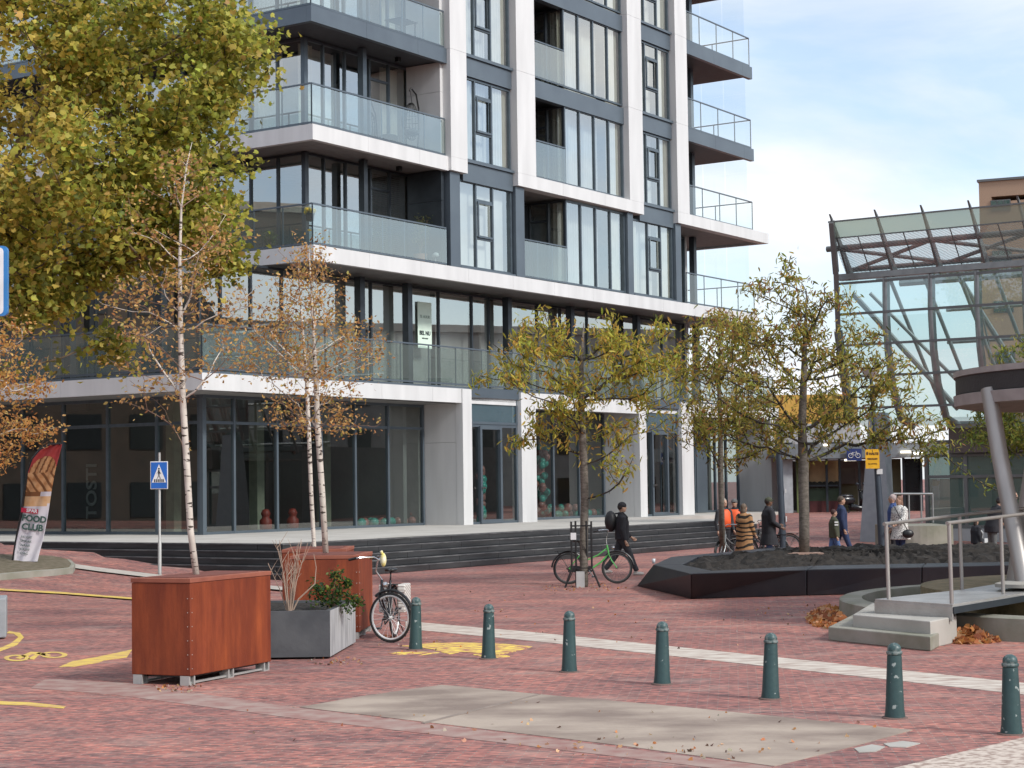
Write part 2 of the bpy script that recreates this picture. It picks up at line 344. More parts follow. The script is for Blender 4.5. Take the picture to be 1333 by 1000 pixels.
YEL = mat('yellow_paint', (.66, .48, .10), .8, col2=(.42, .22, .14), detail=10, scale=4, stretch=(1, 2, 1), lo=.48, hi=.68)
YELB = mat('yellow_spray', (.78, .60, .10), .8, col2=(.36, .13, .11), scale=5.5, stretch=(1, 2.4, 1), lo=.46, hi=.56, detail=8)
STRIP = mat('pale_strip_stone', (.56, .51, .44), .85, col2=(.33, .24, .20), scale=3.2, stretch=(1, 2.5, 1), detail=12, lo=.42, hi=.68, bump=.2)
PATCH = mat('worn_concrete', (.38, .31, .25), .9, col2=(.21, .16, .13), scale=.75, stretch=(1, 1.5, 1), bump=.5, bscale=9, detail=14, lo=.40, hi=.62)
SAND = mat('gutter_sand', (.34, .25, .215), .95, col2=(.27, .14, .12), scale=4, detail=8)
def drape(name, pts, m, dz=.012, sub=10, kind='structure'):
    'ribbon given by its upper and lower edges, laid on the sloping ground'
    (ua, la) = pts; b = MB(); U = []; Lw = []
    def samp(e, f):
        k = f * (len(e) - 1); i = min(int(k), len(e) - 2); r_ = k - i; return GG(e[i][0] + (e[i + 1][0] - e[i][0]) * r_, e[i][1] + (e[i + 1][1] - e[i][1]) * r_, dz)
    n = sub * (len(ua) - 1)
    for i in range(n + 1): b.v += [tuple(samp(ua, i / n)), tuple(samp(la, i / n))]
    for i in range(n): b.f.append([2 * i + 1, 2 * i + 3, 2 * i + 2, 2 * i]); b.mi.append(0)
    return tag(b.build(name, m), kind=kind)
def sheet(name, pts, z, m, thick=None, kind='structure', label=None, cat=None):
    q = [G(*p) if len(p) == 2 else Vector(p) for p in pts]; b = MB(); area = sum(q[i].x * q[(i + 1) % len(q)].y - q[(i + 1) % len(q)].x * q[i].y for i in range(len(q)))
    if area < 0: q = q[::-1]
    b.prism([(p.x, p.y) for p in q], 0.0 - .02, z); return tag(b.build(name, m), label, cat, kind=kind)
sheet('concrete_pad', [(390, 921), (470, 907), (575, 892), (700, 904), (900, 922), (1188, 951), (1100, 975), (1008, 998), (800, 970), (600, 946)], .005, PATCH)
sheet('pad_joint', [(548, 942), (700, 904.5), (704, 905), (553, 943)], .009, mat('joint_dirt', (.26, .21, .175), .95))
sheet('gutter', [(60, 884), (170, 890), (388, 922), (600, 947.5), (1005, 999), (990, 1008), (800, 985), (600, 961), (380, 935), (150, 905), (40, 896)], .004, SAND)
sheet('paving_strip', [(528, 809), (700, 824), (1000, 855), (1345, 891), (1345, 906), (1000, 868), (700, 835.5), (528, 819)], .006, STRIP)
sheet('tactile_strip', [(1150, 1004), (1230, 985), (1345, 958), (1345, 975), (1345, 1010)], .006, mat('tactile_tile', (.55, .47, .40), .85, col2=(.30, .22, .18), scale=12, lo=.45, hi=.6))
drape('path', ([(30, 730), (75, 733), (130, 741), (205, 750), (265, 756.5), (372, 766.5)], [(30, 735), (75, 738.5), (130, 746), (205, 755), (265, 761), (372, 771)]), mat('kerb_stone', (.47, .43, .38), .85), .04)
def marking(pts, m=YEL, z=.005): return sheet('road_marking', pts, z, m)
drape('road_marking', ([(-8, 767.5), (80, 772.5), (176, 780)], [(-8, 769.8), (80, 774.8), (176, 782.3)]), YEL, .03)
marking([(-5, 913), (40, 915), (86, 920), (82, 922.5), (30, 918.5), (-5, 917)])
marking([(76, 869), (95, 861), (125, 856), (172, 846), (165, 856), (135, 860), (128, 863), (96, 868)])
marking([(-5, 846), (14, 838), (24, 830), (18, 825.5), (8, 824.5), (12, 822), (26, 824), (31, 830), (22, 840), (-5, 850)])
for cx, cy, rx, ry in ((22, 857, 17, 4.2), (70, 853, 18, 4.2)):       # bicycle symbol wheels
    n = 20; b = MB(); vs = []
    for j in range(n):
        a = 2 * math.pi * j / n
        for k in (1, .62): p = G(cx + rx * k * math.cos(a) + (cy - 855) * 0, cy + ry * k * math.sin(a)); vs.append((p.x, p.y, .005))
    b.add(vs, [(2 * j, (2 * j + 2) % (2 * n), (2 * j + 3) % (2 * n), 2 * j + 1) for j in range(n)]); tag(b.build('road_marking', YEL), kind='structure')
marking([(20, 857), (40, 849), (52, 849.5), (66, 853), (62, 855), (50, 852), (42, 852), (26, 858)])
marking([(36, 858), (50, 850), (54, 850), (44, 859)])
marking([(520, 841), (560, 837.5), (600, 836.8), (650, 838), (693, 842), (672, 848), (650, 852.5), (600, 849), (585, 852), (560, 845)], YELB)
marking([(505, 851), (520, 849), (540, 848.6), (572, 850), (545, 853.5), (560, 850.5), (520, 852.5)], YELB)
marking([(615, 852), (660, 853.5), (664, 855), (640, 857), (617, 853)], YELB)
sheet('paving_patch', [(1112, 975), (1135, 970), (1152, 973), (1140, 979), (1118, 980)], .007, CONC)
sheet('paving_patch', [(1150, 969), (1175, 965.5), (1198, 968.5), (1180, 973.5), (1158, 973)], .007, CONC)

# raised kerbed bed by the flag
b = MB(); pts = [(-20, 758), (40, 752), (70, 750), (95, 747), (98, 742), (92, 736), (70, 732), (30, 731), (-20, 730)]
q = [GG(x, y, .14) for x, y in pts]; b.prism([(p.x, p.y) for p in q], -.05, [p.z for p in q])
kb = tag(b.build('kerb_island', CONCD), 'low kerbed verge island under the feather flag at the left', 'kerb island')
c0 = sum(q, Vector()) / len(q); b = MB(); b.prism([(c0.x + (p.x - c0.x) * .88, c0.y + (p.y - c0.y) * .86) for p in q], 0, [p.z + .03 for p in q])
b.build('verge_soil', mat('verge', (.10, .085, .05), .95, col2=(.16, .13, .09), scale=6, bump=.6), kb)

# ------------------------------------------------------------------ plinth with steps
pl = thing('entrance_steps', 'long flight of black stone steps up to the pale plinth of the apartment block', 'steps', to_world(0, 0), R(90) - ANG)
tr = .32; rise = PZ / 5
XE = SX(1017, 700, -8.1)
NOSE = mat('worn_step_edge', (.17, .17, .17), .7, col2=(.07, .07, .075), scale=2.5, lo=.3, hi=.6)
for k in range(5):
    b = MB(); x0 = -5.7 + tr * k; y0 = -8.1 + tr * k; z1 = rise * (k + 1)
    # butt-jointed stone blocks with small gaps
    x = x0; i = 0
    while x < XE:
        wdt = 1.9 if i else 1.9 - .37 * (k % 3); b.box(x + .006, min(x + wdt, XE) - .006, y0, y0 + tr + .3 - (.3 if k < 4 else -.2), z1 - rise + .012, z1); x += wdt; i += 1
    y = y0 + tr + (.3 if k == 4 else 0) + .2 * (k == 4) + .01
    while y < 28: b.box(x0, x0 + tr, y + .006, y + 1.9, z1 - rise + .012, z1); y += 1.9
    o = b.build('step', STEP, pl)
    b = MB(); b.box(x0 - .006, XE, y0 - .006, y0 + .05, z1 - .022, z1 + .004); b.box(x0 - .006, x0 + .05, y0 + .051, 27.9, z1 - .022, z1 + .004); b.build('nosing', NOSE, o)
    b = MB(); b.box(x0 + .03, XE - .02, y0 + .03, 28, z1 - rise - .003, z1 - .01); b.build('step_core', DARK, pl)
b = MB(); b.box(-5.7 + tr * 5 - .05, XE + .3, -8.1 + tr * 5 + .1, -1.5, .5, PZ + .006); b.box(-5.7 + tr * 5 - .05, 39.6, -1.498, 28, .3, PZ + .006); b.build('plinth_paving', PLAZA, pl)

# ------------------------------------------------------------------ apartment building
B = thing('apartment_building', 'tall apartment block with white frames, blue grey bands and glass balconies above dark shop windows', 'building', P0, R(90) - ANG)
def bx(name, m, *a, **k): b = MB(); b.box(*a); return b.build(name, m, B, **k)

def window(x0, x1, z0, z1, y, vm=(), fw=.07, gl=GL_UP, fm=MIDG, hs=(), side=False, name='window', dep=.10, inset=.05):
    """glazing field on plane y; vm: mullion stations; hs: (x0,x1,z) transoms. side=True puts it on plane x=y, running along local y."""
    b = MB(); T = (lambda a0, a1, b0, b1, c0, c1: b.box(a0, a1, b0, b1, c0, c1)) if not side else (lambda a0, a1, b0, b1, c0, c1: b.box(b0, b1, a0, a1, c0, c1))
    T(x0, x1, y, y + dep, z0, z0 + fw); T(x0, x1, y, y + dep, z1 - fw, z1)
    for v in (x0 + fw / 2, *vm, x1 - fw / 2): T(v - fw / 2, v + fw / 2, y - .008, y + dep + .004, z0 + fw * .0 + .002, z1 - .002)
    for h in hs: T(h[0], h[1], y + .004, y + dep - .004, h[2] - fw / 2, h[2] + fw / 2)
    o = b.build(name, fm, B); g = MB(); yy = y + inset
    if side: g.quad((yy, x1, z0), (yy, x0, z0), (yy, x0, z1), (yy, x1, z1))
    else: g.quad((x0, yy, z0), (x1, yy, z0), (x1, yy, z1), (x0, yy, z1))
    g.build('pane', gl, o); return o
def balustrade(path, z0, z1, posts=1.25, gl=GL_BAL, fm=GREY, sub=B):
    """glass balustrade along a polyline of (x, y)"""
    b = MB(); g = MB()
    for (ax, ay), (bx_, by) in zip(path, path[1:]):
        a = Vector((ax, ay, 0)); c = Vector((bx_, by, 0)); n = max(1, round((c - a).length / posts)); up = Vector((0, 0, 1))
        b.bar(a + up * z1, c + up * z1, .05, .05); b.bar(a + up * (z0 + .05), c + up * (z0 + .05), .04, .06)
        for i in range(n + 1):
            p = a.lerp(c, i / n); b.bar(p + up * z0, p + up * (z1 - .03), .035, .035)
        d = (c - a).normalized(); o = Vector((d.y, -d.x, 0)) * .03
        g.quad(a + o + up * (z0 + .08), c + o + up * (z0 + .08), c + o + up * (z1 - .06), a + o + up * (z1 - .06))
    o = b.build('balustrade', fm, sub); g.build('pane', gl, o); return o
def curtain(x0, x1, z0, z1, y, m=CURT, side=False, amp=.045, wl=.16):
    b = MB(); n = max(4, int((x1 - x0) / .025)); ph = random.random() * 6; vs = []
    for i in range(n + 1):
        x = x0 + (x1 - x0) * i / n; d = amp * math.sin(2 * math.pi * x / wl + ph) + amp * .5 * math.sin(5.1 * x + ph)
        for z in (z0, z1): vs.append((x, y + d, z) if not side else (y + d, x, z))
    b.add(vs, [(2 * i, 2 * i + 2, 2 * i + 3, 2 * i + 1) for i in range(n)]); return b.build('curtain', m, B, smooth=True)
def blind(x0, x1, z0, z1, y, m=BLIND): b = MB(); b.box(x0, x1, y, y + .01, z0, z1); return b.build('blind', m, B)

ZF = [0, 4.78, 9.05, 12.9, 16.72, 20.55, 24.4, 28.0]
DEPTH = 27.0
# --- floors and core
for i, z in enumerate(ZF[1:], 1):
    x0 = 0 if i == 1 else 5.1
    xe = 38.8 if i == 1 else 36.9
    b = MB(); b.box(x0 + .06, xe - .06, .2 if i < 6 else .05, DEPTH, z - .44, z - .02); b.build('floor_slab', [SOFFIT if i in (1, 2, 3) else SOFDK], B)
bx('core_wall', INTM, 9.5, 33.3, 6.5, 6.7, 4.6, 27.6)
bx('core_wall', INTM, 9.5, 9.7, 6.71, DEPTH, 4.6, 27.6)
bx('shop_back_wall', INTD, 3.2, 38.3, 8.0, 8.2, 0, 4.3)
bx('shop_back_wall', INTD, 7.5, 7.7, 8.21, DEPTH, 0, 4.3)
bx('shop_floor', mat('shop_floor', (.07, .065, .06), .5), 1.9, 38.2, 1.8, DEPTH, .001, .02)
bx('end_wall', WHITE, 33.3, 33.5, 1.8, DEPTH, 4.8, 27.6)
# interior partitions
for i in range(1, 6):
    for x in (13.0, 17.3, 25.3, 29.4):
        bx('partition_wall', INTW, x - .05, x + .05, 2.05 if (x < 14 or i == 1) else .5, 6.49, ZF[i] + .001, ZF[i + 1] - .45)
# --- slab edge bands
def band(i, x0, x1, m, y=0.0, h=.5, ret=None):
    z = ZF[i]; b = MB(); xx = x0; k = 0
    while xx < x1 - .01:
        nx_ = min(xx + 2.85, x1); b.box(xx + (.004 if k else 0), nx_ - .004, y, y + .2, z - h, z); xx = nx_; k += 1
    if ret:
        yy = y + .2
        while yy < ret - .01: ny = min(yy + 2.85, ret); b.box(x0, x0 + .2, yy + .004, ny - .004, z - h, z); yy = ny
    o = b.build('slab_edge', m, B); return o
band(1, 0, 13.66, WHITE, ret=DEPTH)
band(2, 5.1, 36.9, WHITE, ret=DEPTH)
band(3, 5.1, 12.5, WHITE, ret=DEPTH)
for i in (4, 5, 6): band(i, 5.1, 12.5, GREY, y=.02, h=.52, ret=DEPTH)
for i in (4, 5, 6): band(i, 30.2, 36.9, GREY, y=.02, h=.56)
bx('slab_edge', WHITE, 13.66, 38.8, .10, .3, 4.28, 4.50)
bx('slab_edge', GREY, 13.67, 38.8, .04, .22, 4.50, 4.78)
b = MB(); b.box(.03, 38.8, .12, .19, 4.78, 4.86); b.box(.12, .19, .2, DEPTH, 4.78, 4.86); b.build('flashing', GREY, B)
# --- white frames of the facade (proud by 15 cm)
def wframe(name, boxes):
    b = MB()
    for q in boxes: b.box(*q)
    return b.build(name, WHITE, B)
def panels(x0, x1, y0, y1, z0, z1, step=3.83):
    r = []; z = z0
    while z < z1: r.append((x0, x1, y0, y1, z + .004, min(z + step, z1) - .004)); z += step
    return r
wframe('white_frame', [(12.5, 13.5, -.12, .3, 12.42, 12.9)] + panels(12.5, 13.5, -.12, .3, 12.9, 27.8))
wframe('white_frame', [(16.75 + 3.15 * i, 16.75 + 3.15 * (i + 1) - .008, -.12, .35, 12.42, 12.9) for i in range(3)] + panels(16.75, 18.0, -.12, .3, 12.9, 27.8) + panels(25.05, 26.2, -.12, .3, 12.9, 27.8))
wframe('white_frame', [(29.15, 32.1, -.12, .3, 12.42, 12.9), (32.108, 35.1, -.12, .3, 12.42, 12.9), (35.108, 38.0, -.12, .3, 12.42, 12.9), (37.8, 38.0, .3, 6, 12.42, 12.9)] + panels(29.15, 30.2, -.12, .3, 12.9, 27.8))
bx('balcony_slab', SOFFIT, 36.9, 37.8, .3, 6, 12.5, 12.85)
# ground floor legs of the white frames, with deep reveals
def leg(x0, x1, y1):
    b = MB(); b.box(x0, x1, -.05, .25, 0, 4.77)
    if y1 > .3: b.box(x0 + .003, x1 - .003, .258, y1, 0, 2.9); b.box(x0 + .003, x1 - .003, .258, y1, 2.908, 4.27)
    return b.build('frame_leg', WHITE, B)
leg(13.1, 13.66, 1.7); leg(16.84, 17.83, .3); leg(25.61, 26.18, 1.7); leg(29.22, 30.26, .3); leg(37.9, 38.8, 1.7)
bx('frame_head', WHITE, 17.83, 25.61, -.05, .35, 4.2, 4.77); bx('frame_head', WHITE, 30.26, 37.9, -.05, .35, 4.2, 4.77)
for a, c in ((1.8, 13.1), (17.9, 25.6), (30.3, 37.9)): bx('soffit', SOFFIT, a, c, .36, 1.65, 4.262, 4.275)
bx('soffit', SOFFIT, .21, 1.75, .21, DEPTH, 4.262, 4.275)
# --- shop glazing
window(1.77, 13.05, .0, 4.26, 1.6, [SX(x, 690, 1.6) for x in (306, 362, 420, 464, 507)], .09, GL_GR, GREY, [(1.77, 13.05, 3.42)], name='shop_window')
window(1.70, DEPTH, .0, 4.26, 1.70, [SY(x, 600, 1.75) for x in (205, 141, 83, 30)] + [12.1 + 2.1 * k for k in range(7)], .10, GL_GR, MIDG, [(1.7, DEPTH, 3.42)], side=True, name='shop_window')
bx('corner_post', GREY, 1.68, 1.84, 1.56, 1.70, 0, 4.26)
window(17.84, 25.58, .0, 4.19, 1.6, [19.6, 21.65, 23.6], .10, GL_GR, GREY, name='shop_window')
window(30.28, 37.88, .0, 4.19, 1.6, [33.5, 34.6, 35.5, 36.6], .10, GL_GR, GREY, [(30.28, 37.88, 3.3)], name='shop_window')
bx('door_panel', GREY, 33.55, 34.55, 1.55, 1.6, .02, 3.2)
for a, c in ((13.68, 16.82), (26.2, 29.2)):
    m1 = a + .66; m2 = a + 2.05
    window(a, c, .0, 3.55, .12, [], .09, GL_GR, GREY, name='door_glazing')
    window(a, c, 3.56, 4.48, .10, [], .09, GL_FR, GREY, name='transom_window')
    b = MB()
    b.box(m1, m1 + .12, .06, .2, .02, 3.5); b.box(m2 - .12, m2, .06, .2, .02, 3.5); b.box(m1 + .12, m2 - .12, .06, .2, 3.38, 3.5); b.box(m1 + .12, m2 - .12, .06, .2, .02, .16)
    d = b.build('door', GREY, B); b = MB(); b.box(m1 + .03, m1 + .09, -.02, .05, 1.25, 1.33); b.box(m1 + .03, m1 + .2, -.03, 0.0, 1.28, 1.32); b.build('handle', CHROME, d)
# shop interior: pale columns and a few things seen through the glass
IVORY = mat('pale_column', (.36, .35, .26), .7)
for x, y in ((6.9, 4.0), (10.9, 4.4)): bx('shop_column', IVORY, x, x + .36, y, y + .36, .02, 4.25)
for x, y in ((4.2, 5.2), (5.4, 9.6)): bx('shop_column', IVORY, x, x + .35, y, y + .35, .02, 4.25)
bx('shop_partition', INTM, 12.2, 12.4, 1.9, 7.9, .02, 4.25)
bx('shop_partition', mat('taupe_wall', (.27, .26, .235), .8), 12.9, 13.05, 1.75, 7.9, .02, 4.25)
bx('shop_partition', mat('taupe_wall', (.2, .2, .2), .8), 22.0, 22.2, 2.6, 7.9, .02, 4.25)
bx('shop_partition', INTM, 28.4, 28.6, 1.0, 7.9, .02, 4.25)
bx('shop_partition', INTM, 36.2, 36.4, 2.3, 7.9, .02, 4.25)
bx('shop_column', IVORY, 23.2, 23.5, 3.2, 3.5, .02, 4.25)
# TOSTI lettering on a dark panel behind the side window
bx('sign_panel', mat('sign_black', (.02, .02, .02), .7), 2.6, 2.64, SY(142, 600, 2.6), SY(84, 600, 2.6), .1, 4.0)
text('lettering', 'TOSTI', .66, mat('letter_grey', (.20, .20, .19), .7), B, (2.56, SY(121, 650, 2.6), 1.38), rot=(0, R(-90), 0), depth=.01, bold=.015, sx=1.0)
# --- first floor: recessed glazing behind a continuous balustrade
dkcol = (468, 528, 658, 742, 830, 905)
fl = [SX(x, 430, 1.9) for x in (484, 530, 572, 615, 637, 658, 700, 730, 765, 800, 830, 862)]
window(1.9, 33.3, 4.80, 8.5, 1.9, [2.9, 4.3, 5.8] + [f for f in fl if f > 6.5], .075, GL_UP, DARK, name='window')
window(1.9, DEPTH, 4.80, 8.5, 1.9, [3.4 + 1.5 * k for k in range(15)], .075, GL_UP, DARK, side=True)
for x in (468, 530, 660, 742, 828, 905): s_ = SX(x, 430, 1.55); bx('column', DARK, s_ - .13, s_ + .13, 1.4, 1.66, 4.79, 8.5)
for y in (3.0, 7.0, 11.0): bx('column', DARK, 1.4, 1.66, y, y + .26, 4.79, 8.5)
balustrade([(.12, DEPTH), (.12, .12), (38.6, .12)], 4.88, 6.22, 1.62)
for a, c, mm in ((6.7, 8.5, BLIND), (8.6, 10.6, BLIND), (10.9, 14.6, BLIND), (14.9, 17.0, BLIND), (17.6, 20.4, BLIND), (21.5, 24.0, CURT), (26.5, 27.6, BLIND), (30.5, 32.8, CURT)):
    (blind(a, c, 5.0, 8.45, 2.4) if mm is BLIND else curtain(a, c, 5.0, 8.45, 2.5))
# --- upper left corner balconies
for i in (2, 3, 4, 5):
    z0, z1 = ZF[i], ZF[i + 1] - .47
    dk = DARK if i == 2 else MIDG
    window(6.75, 12.5, z0 + .02, z1, 1.7, [7.75, 8.9, 9.75, 10.25, 11.35], .08, GL_UP, dk, [(10.25, 11.35, z1 - .75)], name='window')
    window(1.72, DEPTH, z0 + .02, z1, 6.75, [2.9, 4.1] + [5.6 + 1.6 * k for k in range(13)], .08, GL_UP, dk, side=True)
    bx('corner_post', dk, 6.68, 6.86, 1.64, 1.80, z0 + .01, z1)
    bx('column', dk, 9.05, 9.25, 1.05, 1.28, z0 + .001, z1)
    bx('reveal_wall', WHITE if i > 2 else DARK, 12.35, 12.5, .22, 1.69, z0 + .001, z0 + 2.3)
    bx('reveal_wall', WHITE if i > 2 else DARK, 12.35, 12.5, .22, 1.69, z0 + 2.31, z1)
    balustrade([(5.2, DEPTH), (5.2, .12), (12.45, .12)], z0 + .02, z0 + 1.33, 1.2)
    if i > 2:
        curtain(6.9, 7.6, z0 + .1, z1 - .1, 2.1); blind(7.8, 9.0, z0 + .1, z1 - .1, 2.3); curtain(11.4, 12.3, z0 + .1, z1 - .1, 2.1); curtain(2.9, 4.0, z0 + .1, z1 - .1, 7.1, side=True)
        curtain(5.6, 6.6, z0 + .1, z1 - .1, 7.1, side=True)
    else:
        b = MB()
        for k in range(44): b.box(10.3, 12.3, 2.0, 2.03, z0 + .1 + k * .072, z0 + .1 + k * .072 + .03)
        b.build('blind', mat('brown_blind', (.10, .085, .065), .7), B)
    bx('ceiling_lamp', BLACK, 10.9, 11.05, .95, 1.1, z1 - .14, z1 + .02)
# --- bay A, C: three-part windows
def bayAC(x0, x1, i, m1, m2, fill):
    z0, z1 = (ZF[i] + .08, ZF[i + 1] - .72) if i > 2 else (9.12, 12.25)
    h = z1 - z0
    window(x0, x1, z0, z1, .18, [m1, m2], .075, GL_UP, MIDG, [(m1, m2, z0 + h * .22 + h * .14), (m1, m2, z1 - h * .2)])
    b = MB(); a0, a1, c0, c1 = m1 + .05, m2 - .05, z0 + h * .36 + .03, z1 - h * .2 - .05
    b.box(a0, a0 + .07, .12, .17, c0, c1); b.box(a1 - .07, a1, .12, .17, c0, c1); b.box(a0 + .07, a1 - .07, .12, .17, c0, c0 + .07); b.box(a0 + .07, a1 - .07, .12, .17, c1 - .07, c1)
    b.build('casement', MIDG, B)
    bx('window_sill', GREY, x0, x1, .02, .17, z0 - .10, z0 - .005)
    if fill == 'blind': blind(x0 + .05, x1 - .05, z0, z1, .55)
    else:
        curtain(x0 + .05, x0 + .9, z0, z1, .42); curtain(x1 - 1.0, x1 - .05, z0, z1, .38)
        if fill == 'full': curtain(x0 + .9, x1 - 1.0, z0, z1, .62, BLIND)
def spandrel(x0, x1, i): bx('spandrel', GREY, x0, x1, .10, .4, ZF[i + 1] - .70, ZF[i + 1] - .035)
for i in (2, 3, 4, 5):
    bayAC(13.52 if i > 2 else 13.22, 16.73, i, 14.42, 15.5, ['blind', 'full', 'full', 'full'][i - 2])
    bayAC(26.22 if i > 2 else 25.55, 29.12, i, 27.0, 28.1, ['full', 'full', 'full', 'full'][i - 2])
    if i > 2: spandrel(13.52, 16.73, i - 1); spandrel(26.22, 29.12, i - 1)
    if i > 2: spandrel(18.02, 25.03, i) if i > 3 else None
spandrel(18.02, 25.03, 3); spandrel(13.52, 16.73, 5); spandrel(26.22, 29.12, 5)
for a, c in ((12.6, 13.2), (16.78, 17.35), (25.06, 25.5), (29.14, 29.62)): bx('pilaster', GREY, a, c, -.02 + .04, .5, 9.06, 12.41)
# --- bay B: loggia and four tall panes
for i in (2, 3, 4, 5):
    xl = 17.36 if i == 2 else 18.02; xr = 25.04
    z0, z1 = (ZF[i] + .06, ZF[i + 1] - .66) if i > 2 else (9.1, 12.38)
    xm = 20.5
    window(xm, xr, z0, z1, .16, [xm + (xr - xm) * k / 4 for k in (1, 2, 3)], .075, GL_UP, MIDG)
    window(xl, xm, z0, z1, 1.9, [xl + .7, xl + 1.75], .08, GL_UP, DARK, [(xl + .7, xl + 1.75, z1 - .8)])
    window(.2, 1.9, z0, z1, xm, [], .08, GL_UP, DARK, side=True)
    balustrade([(xl, .14), (xm - .03, .14)], z0 - .02, z0 + 1.42, 1.2)
    curtain(.3, .95, z0, z1, xm + .3, side=True); b = MB(); b.box(xm + .35, xm + .37, .98, 1.85, z0, z1); b.build('blind', mat('grey_roller', (.26, .26, .25), .8), B); b = MB(); b.box(xm - .02, xm + .12, .95, 1.03, z0, z1); b.box(xm - .02, xm + .12, 1.04, 1.85, z1 - .8, z1 - .72); b.build('door_frame', DARK, B)
    curtain(xl + .1, xl + .65, z0, z1, 2.4); curtain(xm + .1, xm + .75, z0, z1, .55, BLIND if i != 4 else CURT); curtain(xr - 1.0, xr - .1, z0, z1, .38)
    curtain(xm + .8, xr - 1.1, z0, z1, .8, BLIND)
# --- bay D: corner balconies at the right end
for i in (1, 2, 3, 4, 5):
    z0, z1 = ZF[i], ZF[i + 1] - .5
    if i > 1:
        window(30.2 if i > 2 else 29.65, 33.3, z0 + .02, z1, 1.8, [31.0, 32.2], .08, GL_UP, MIDG)
        window(1.9, 8, z0 + .02, z1, 33.52, [3.6, 5.2], .08, GL_UP, MIDG, side=True)
        bx('column', DARK if i == 2 else MIDG, 33.6, 33.85, 1.5, 1.75, z0 + .001, z1 + .03)
        balustrade([(30.22, .12), (36.8, .12), (36.8, 5.8)], z0 + .02, z0 + 1.35, 1.7, gl=GL_CL)
        b = MB()
        for k in range(3): b.quad((36.7, .3 + 1.15 * k, z0 + 1.4), (36.7, 1.4 + 1.15 * k, z0 + 1.4), (36.7, 1.4 + 1.15 * k, z1), (36.7, .3 + 1.15 * k, z1))
        b.build('wind_screen', GL_CL, B)
        curtain(30.4, 31.2, z0 + .1, z1, 2.2)

# things standing on the balconies and in the shop
def at_b(s, y, z): p = P0 + RV * s + IV * y; return Vector((p.x, p.y, P0.z + z))
t = thing('hanging_chair', 'black wire egg chair hanging from its curved stand on the second balcony', 'chair', at_b(11.4, .75, 12.9), R(90) - ANG)
b = MB(); b.tube([(.42, .1, .02), (.5, .1, .8), (.45, .05, 1.7), (.25, 0, 2.15), (-.05, 0, 2.32), (-.12, 0, 2.2)], .03, 8); b.tube([(0.6 * math.cos(a) * .8, .6 * math.sin(a) * .6, .03) for a in np.linspace(0, 6.28, 20)], .025, 6); b.build('stand', BLACK, t)
b = MB()
for k in range(10):
    a0 = math.pi * k / 10
    b.tube([(.36 * math.cos(a0) * math.cos(p), .36 * math.sin(a0) * math.cos(p), 1.15 + .66 * math.sin(p)) for p in np.linspace(-1.57, 1.57, 12)], .012, 5)
for k in range(7):
    p = -1.2 + k * .4; b.tube([(.36 * math.cos(p) * math.cos(a), .36 * math.cos(p) * math.sin(a), 1.15 + .66 * math.sin(p)) for a in np.linspace(0, 3.6, 14)], .012, 5)
b.tube([(0, 0, 1.8), (-.1, 0, 2.25)], .012, 5); b.build('basket', BLACK, t)
b = MB(); b.ball((0, 0, .78), .26, .24, .14); b.build('cushion', mat('cushion', (.1, .1, .1), .9), t)
b = MB(); b.lathe([(.28, 0), (.32, .06), (.32, .42), (.28, .45)], 16); o = b.build('ottoman', mat('dark_weave', (.04, .04, .04), .8, bump=.5), smooth=True); o.location = at_b(10.1, .8, 12.92); tag(o, 'round dark woven pouf beside the hanging egg chair', 'pouf')

# blocks out of view, added to give the shop glass something to mirror
def unseen_block(label, x0, x1, y0, y1, h, m):
    t = thing('unseen_block', label, 'building', (x0, y0, 0)); b = MB(); b.box(0, x1 - x0, 0, y1 - y0, 0, h); b.build('wall', m, t); b = MB(); b.box(-.3, x1 - x0 + .3, -.3, y1 - y0 + .3, h + .01, h + .5); b.build('cornice', CONC, t)
    xf = (x1 - x0 + .05) if x0 < 0 else -.05; b = MB()
    for i in range(int((y1 - y0) / 3) - 1):
        for k in range(int(h / 3.3)): b.box(min(xf, xf * 0 + xf - .02), xf + .02, 1.2 + 3 * i, 2.8 + 3 * i, .9 + 3.3 * k, 2.6 + 3.3 * k)
    b.build('window', mat('dark_window', (.02, .025, .03), .15), t); return t
unseen_block('unseen dark brick block added at the left for the shop glass to mirror', -58, -44, 6, 92, 17, mat('brown_brick', (.10, .075, .06), .85, col2=(.07, .055, .045), scale=1))
unseen_block('unseen grey block added at the right for the shop glass to mirror', 50, 66, 30, 120, 12.5, mat('grey_brick', (.36, .36, .35), .85, col2=(.28, .28, .27), scale=1))

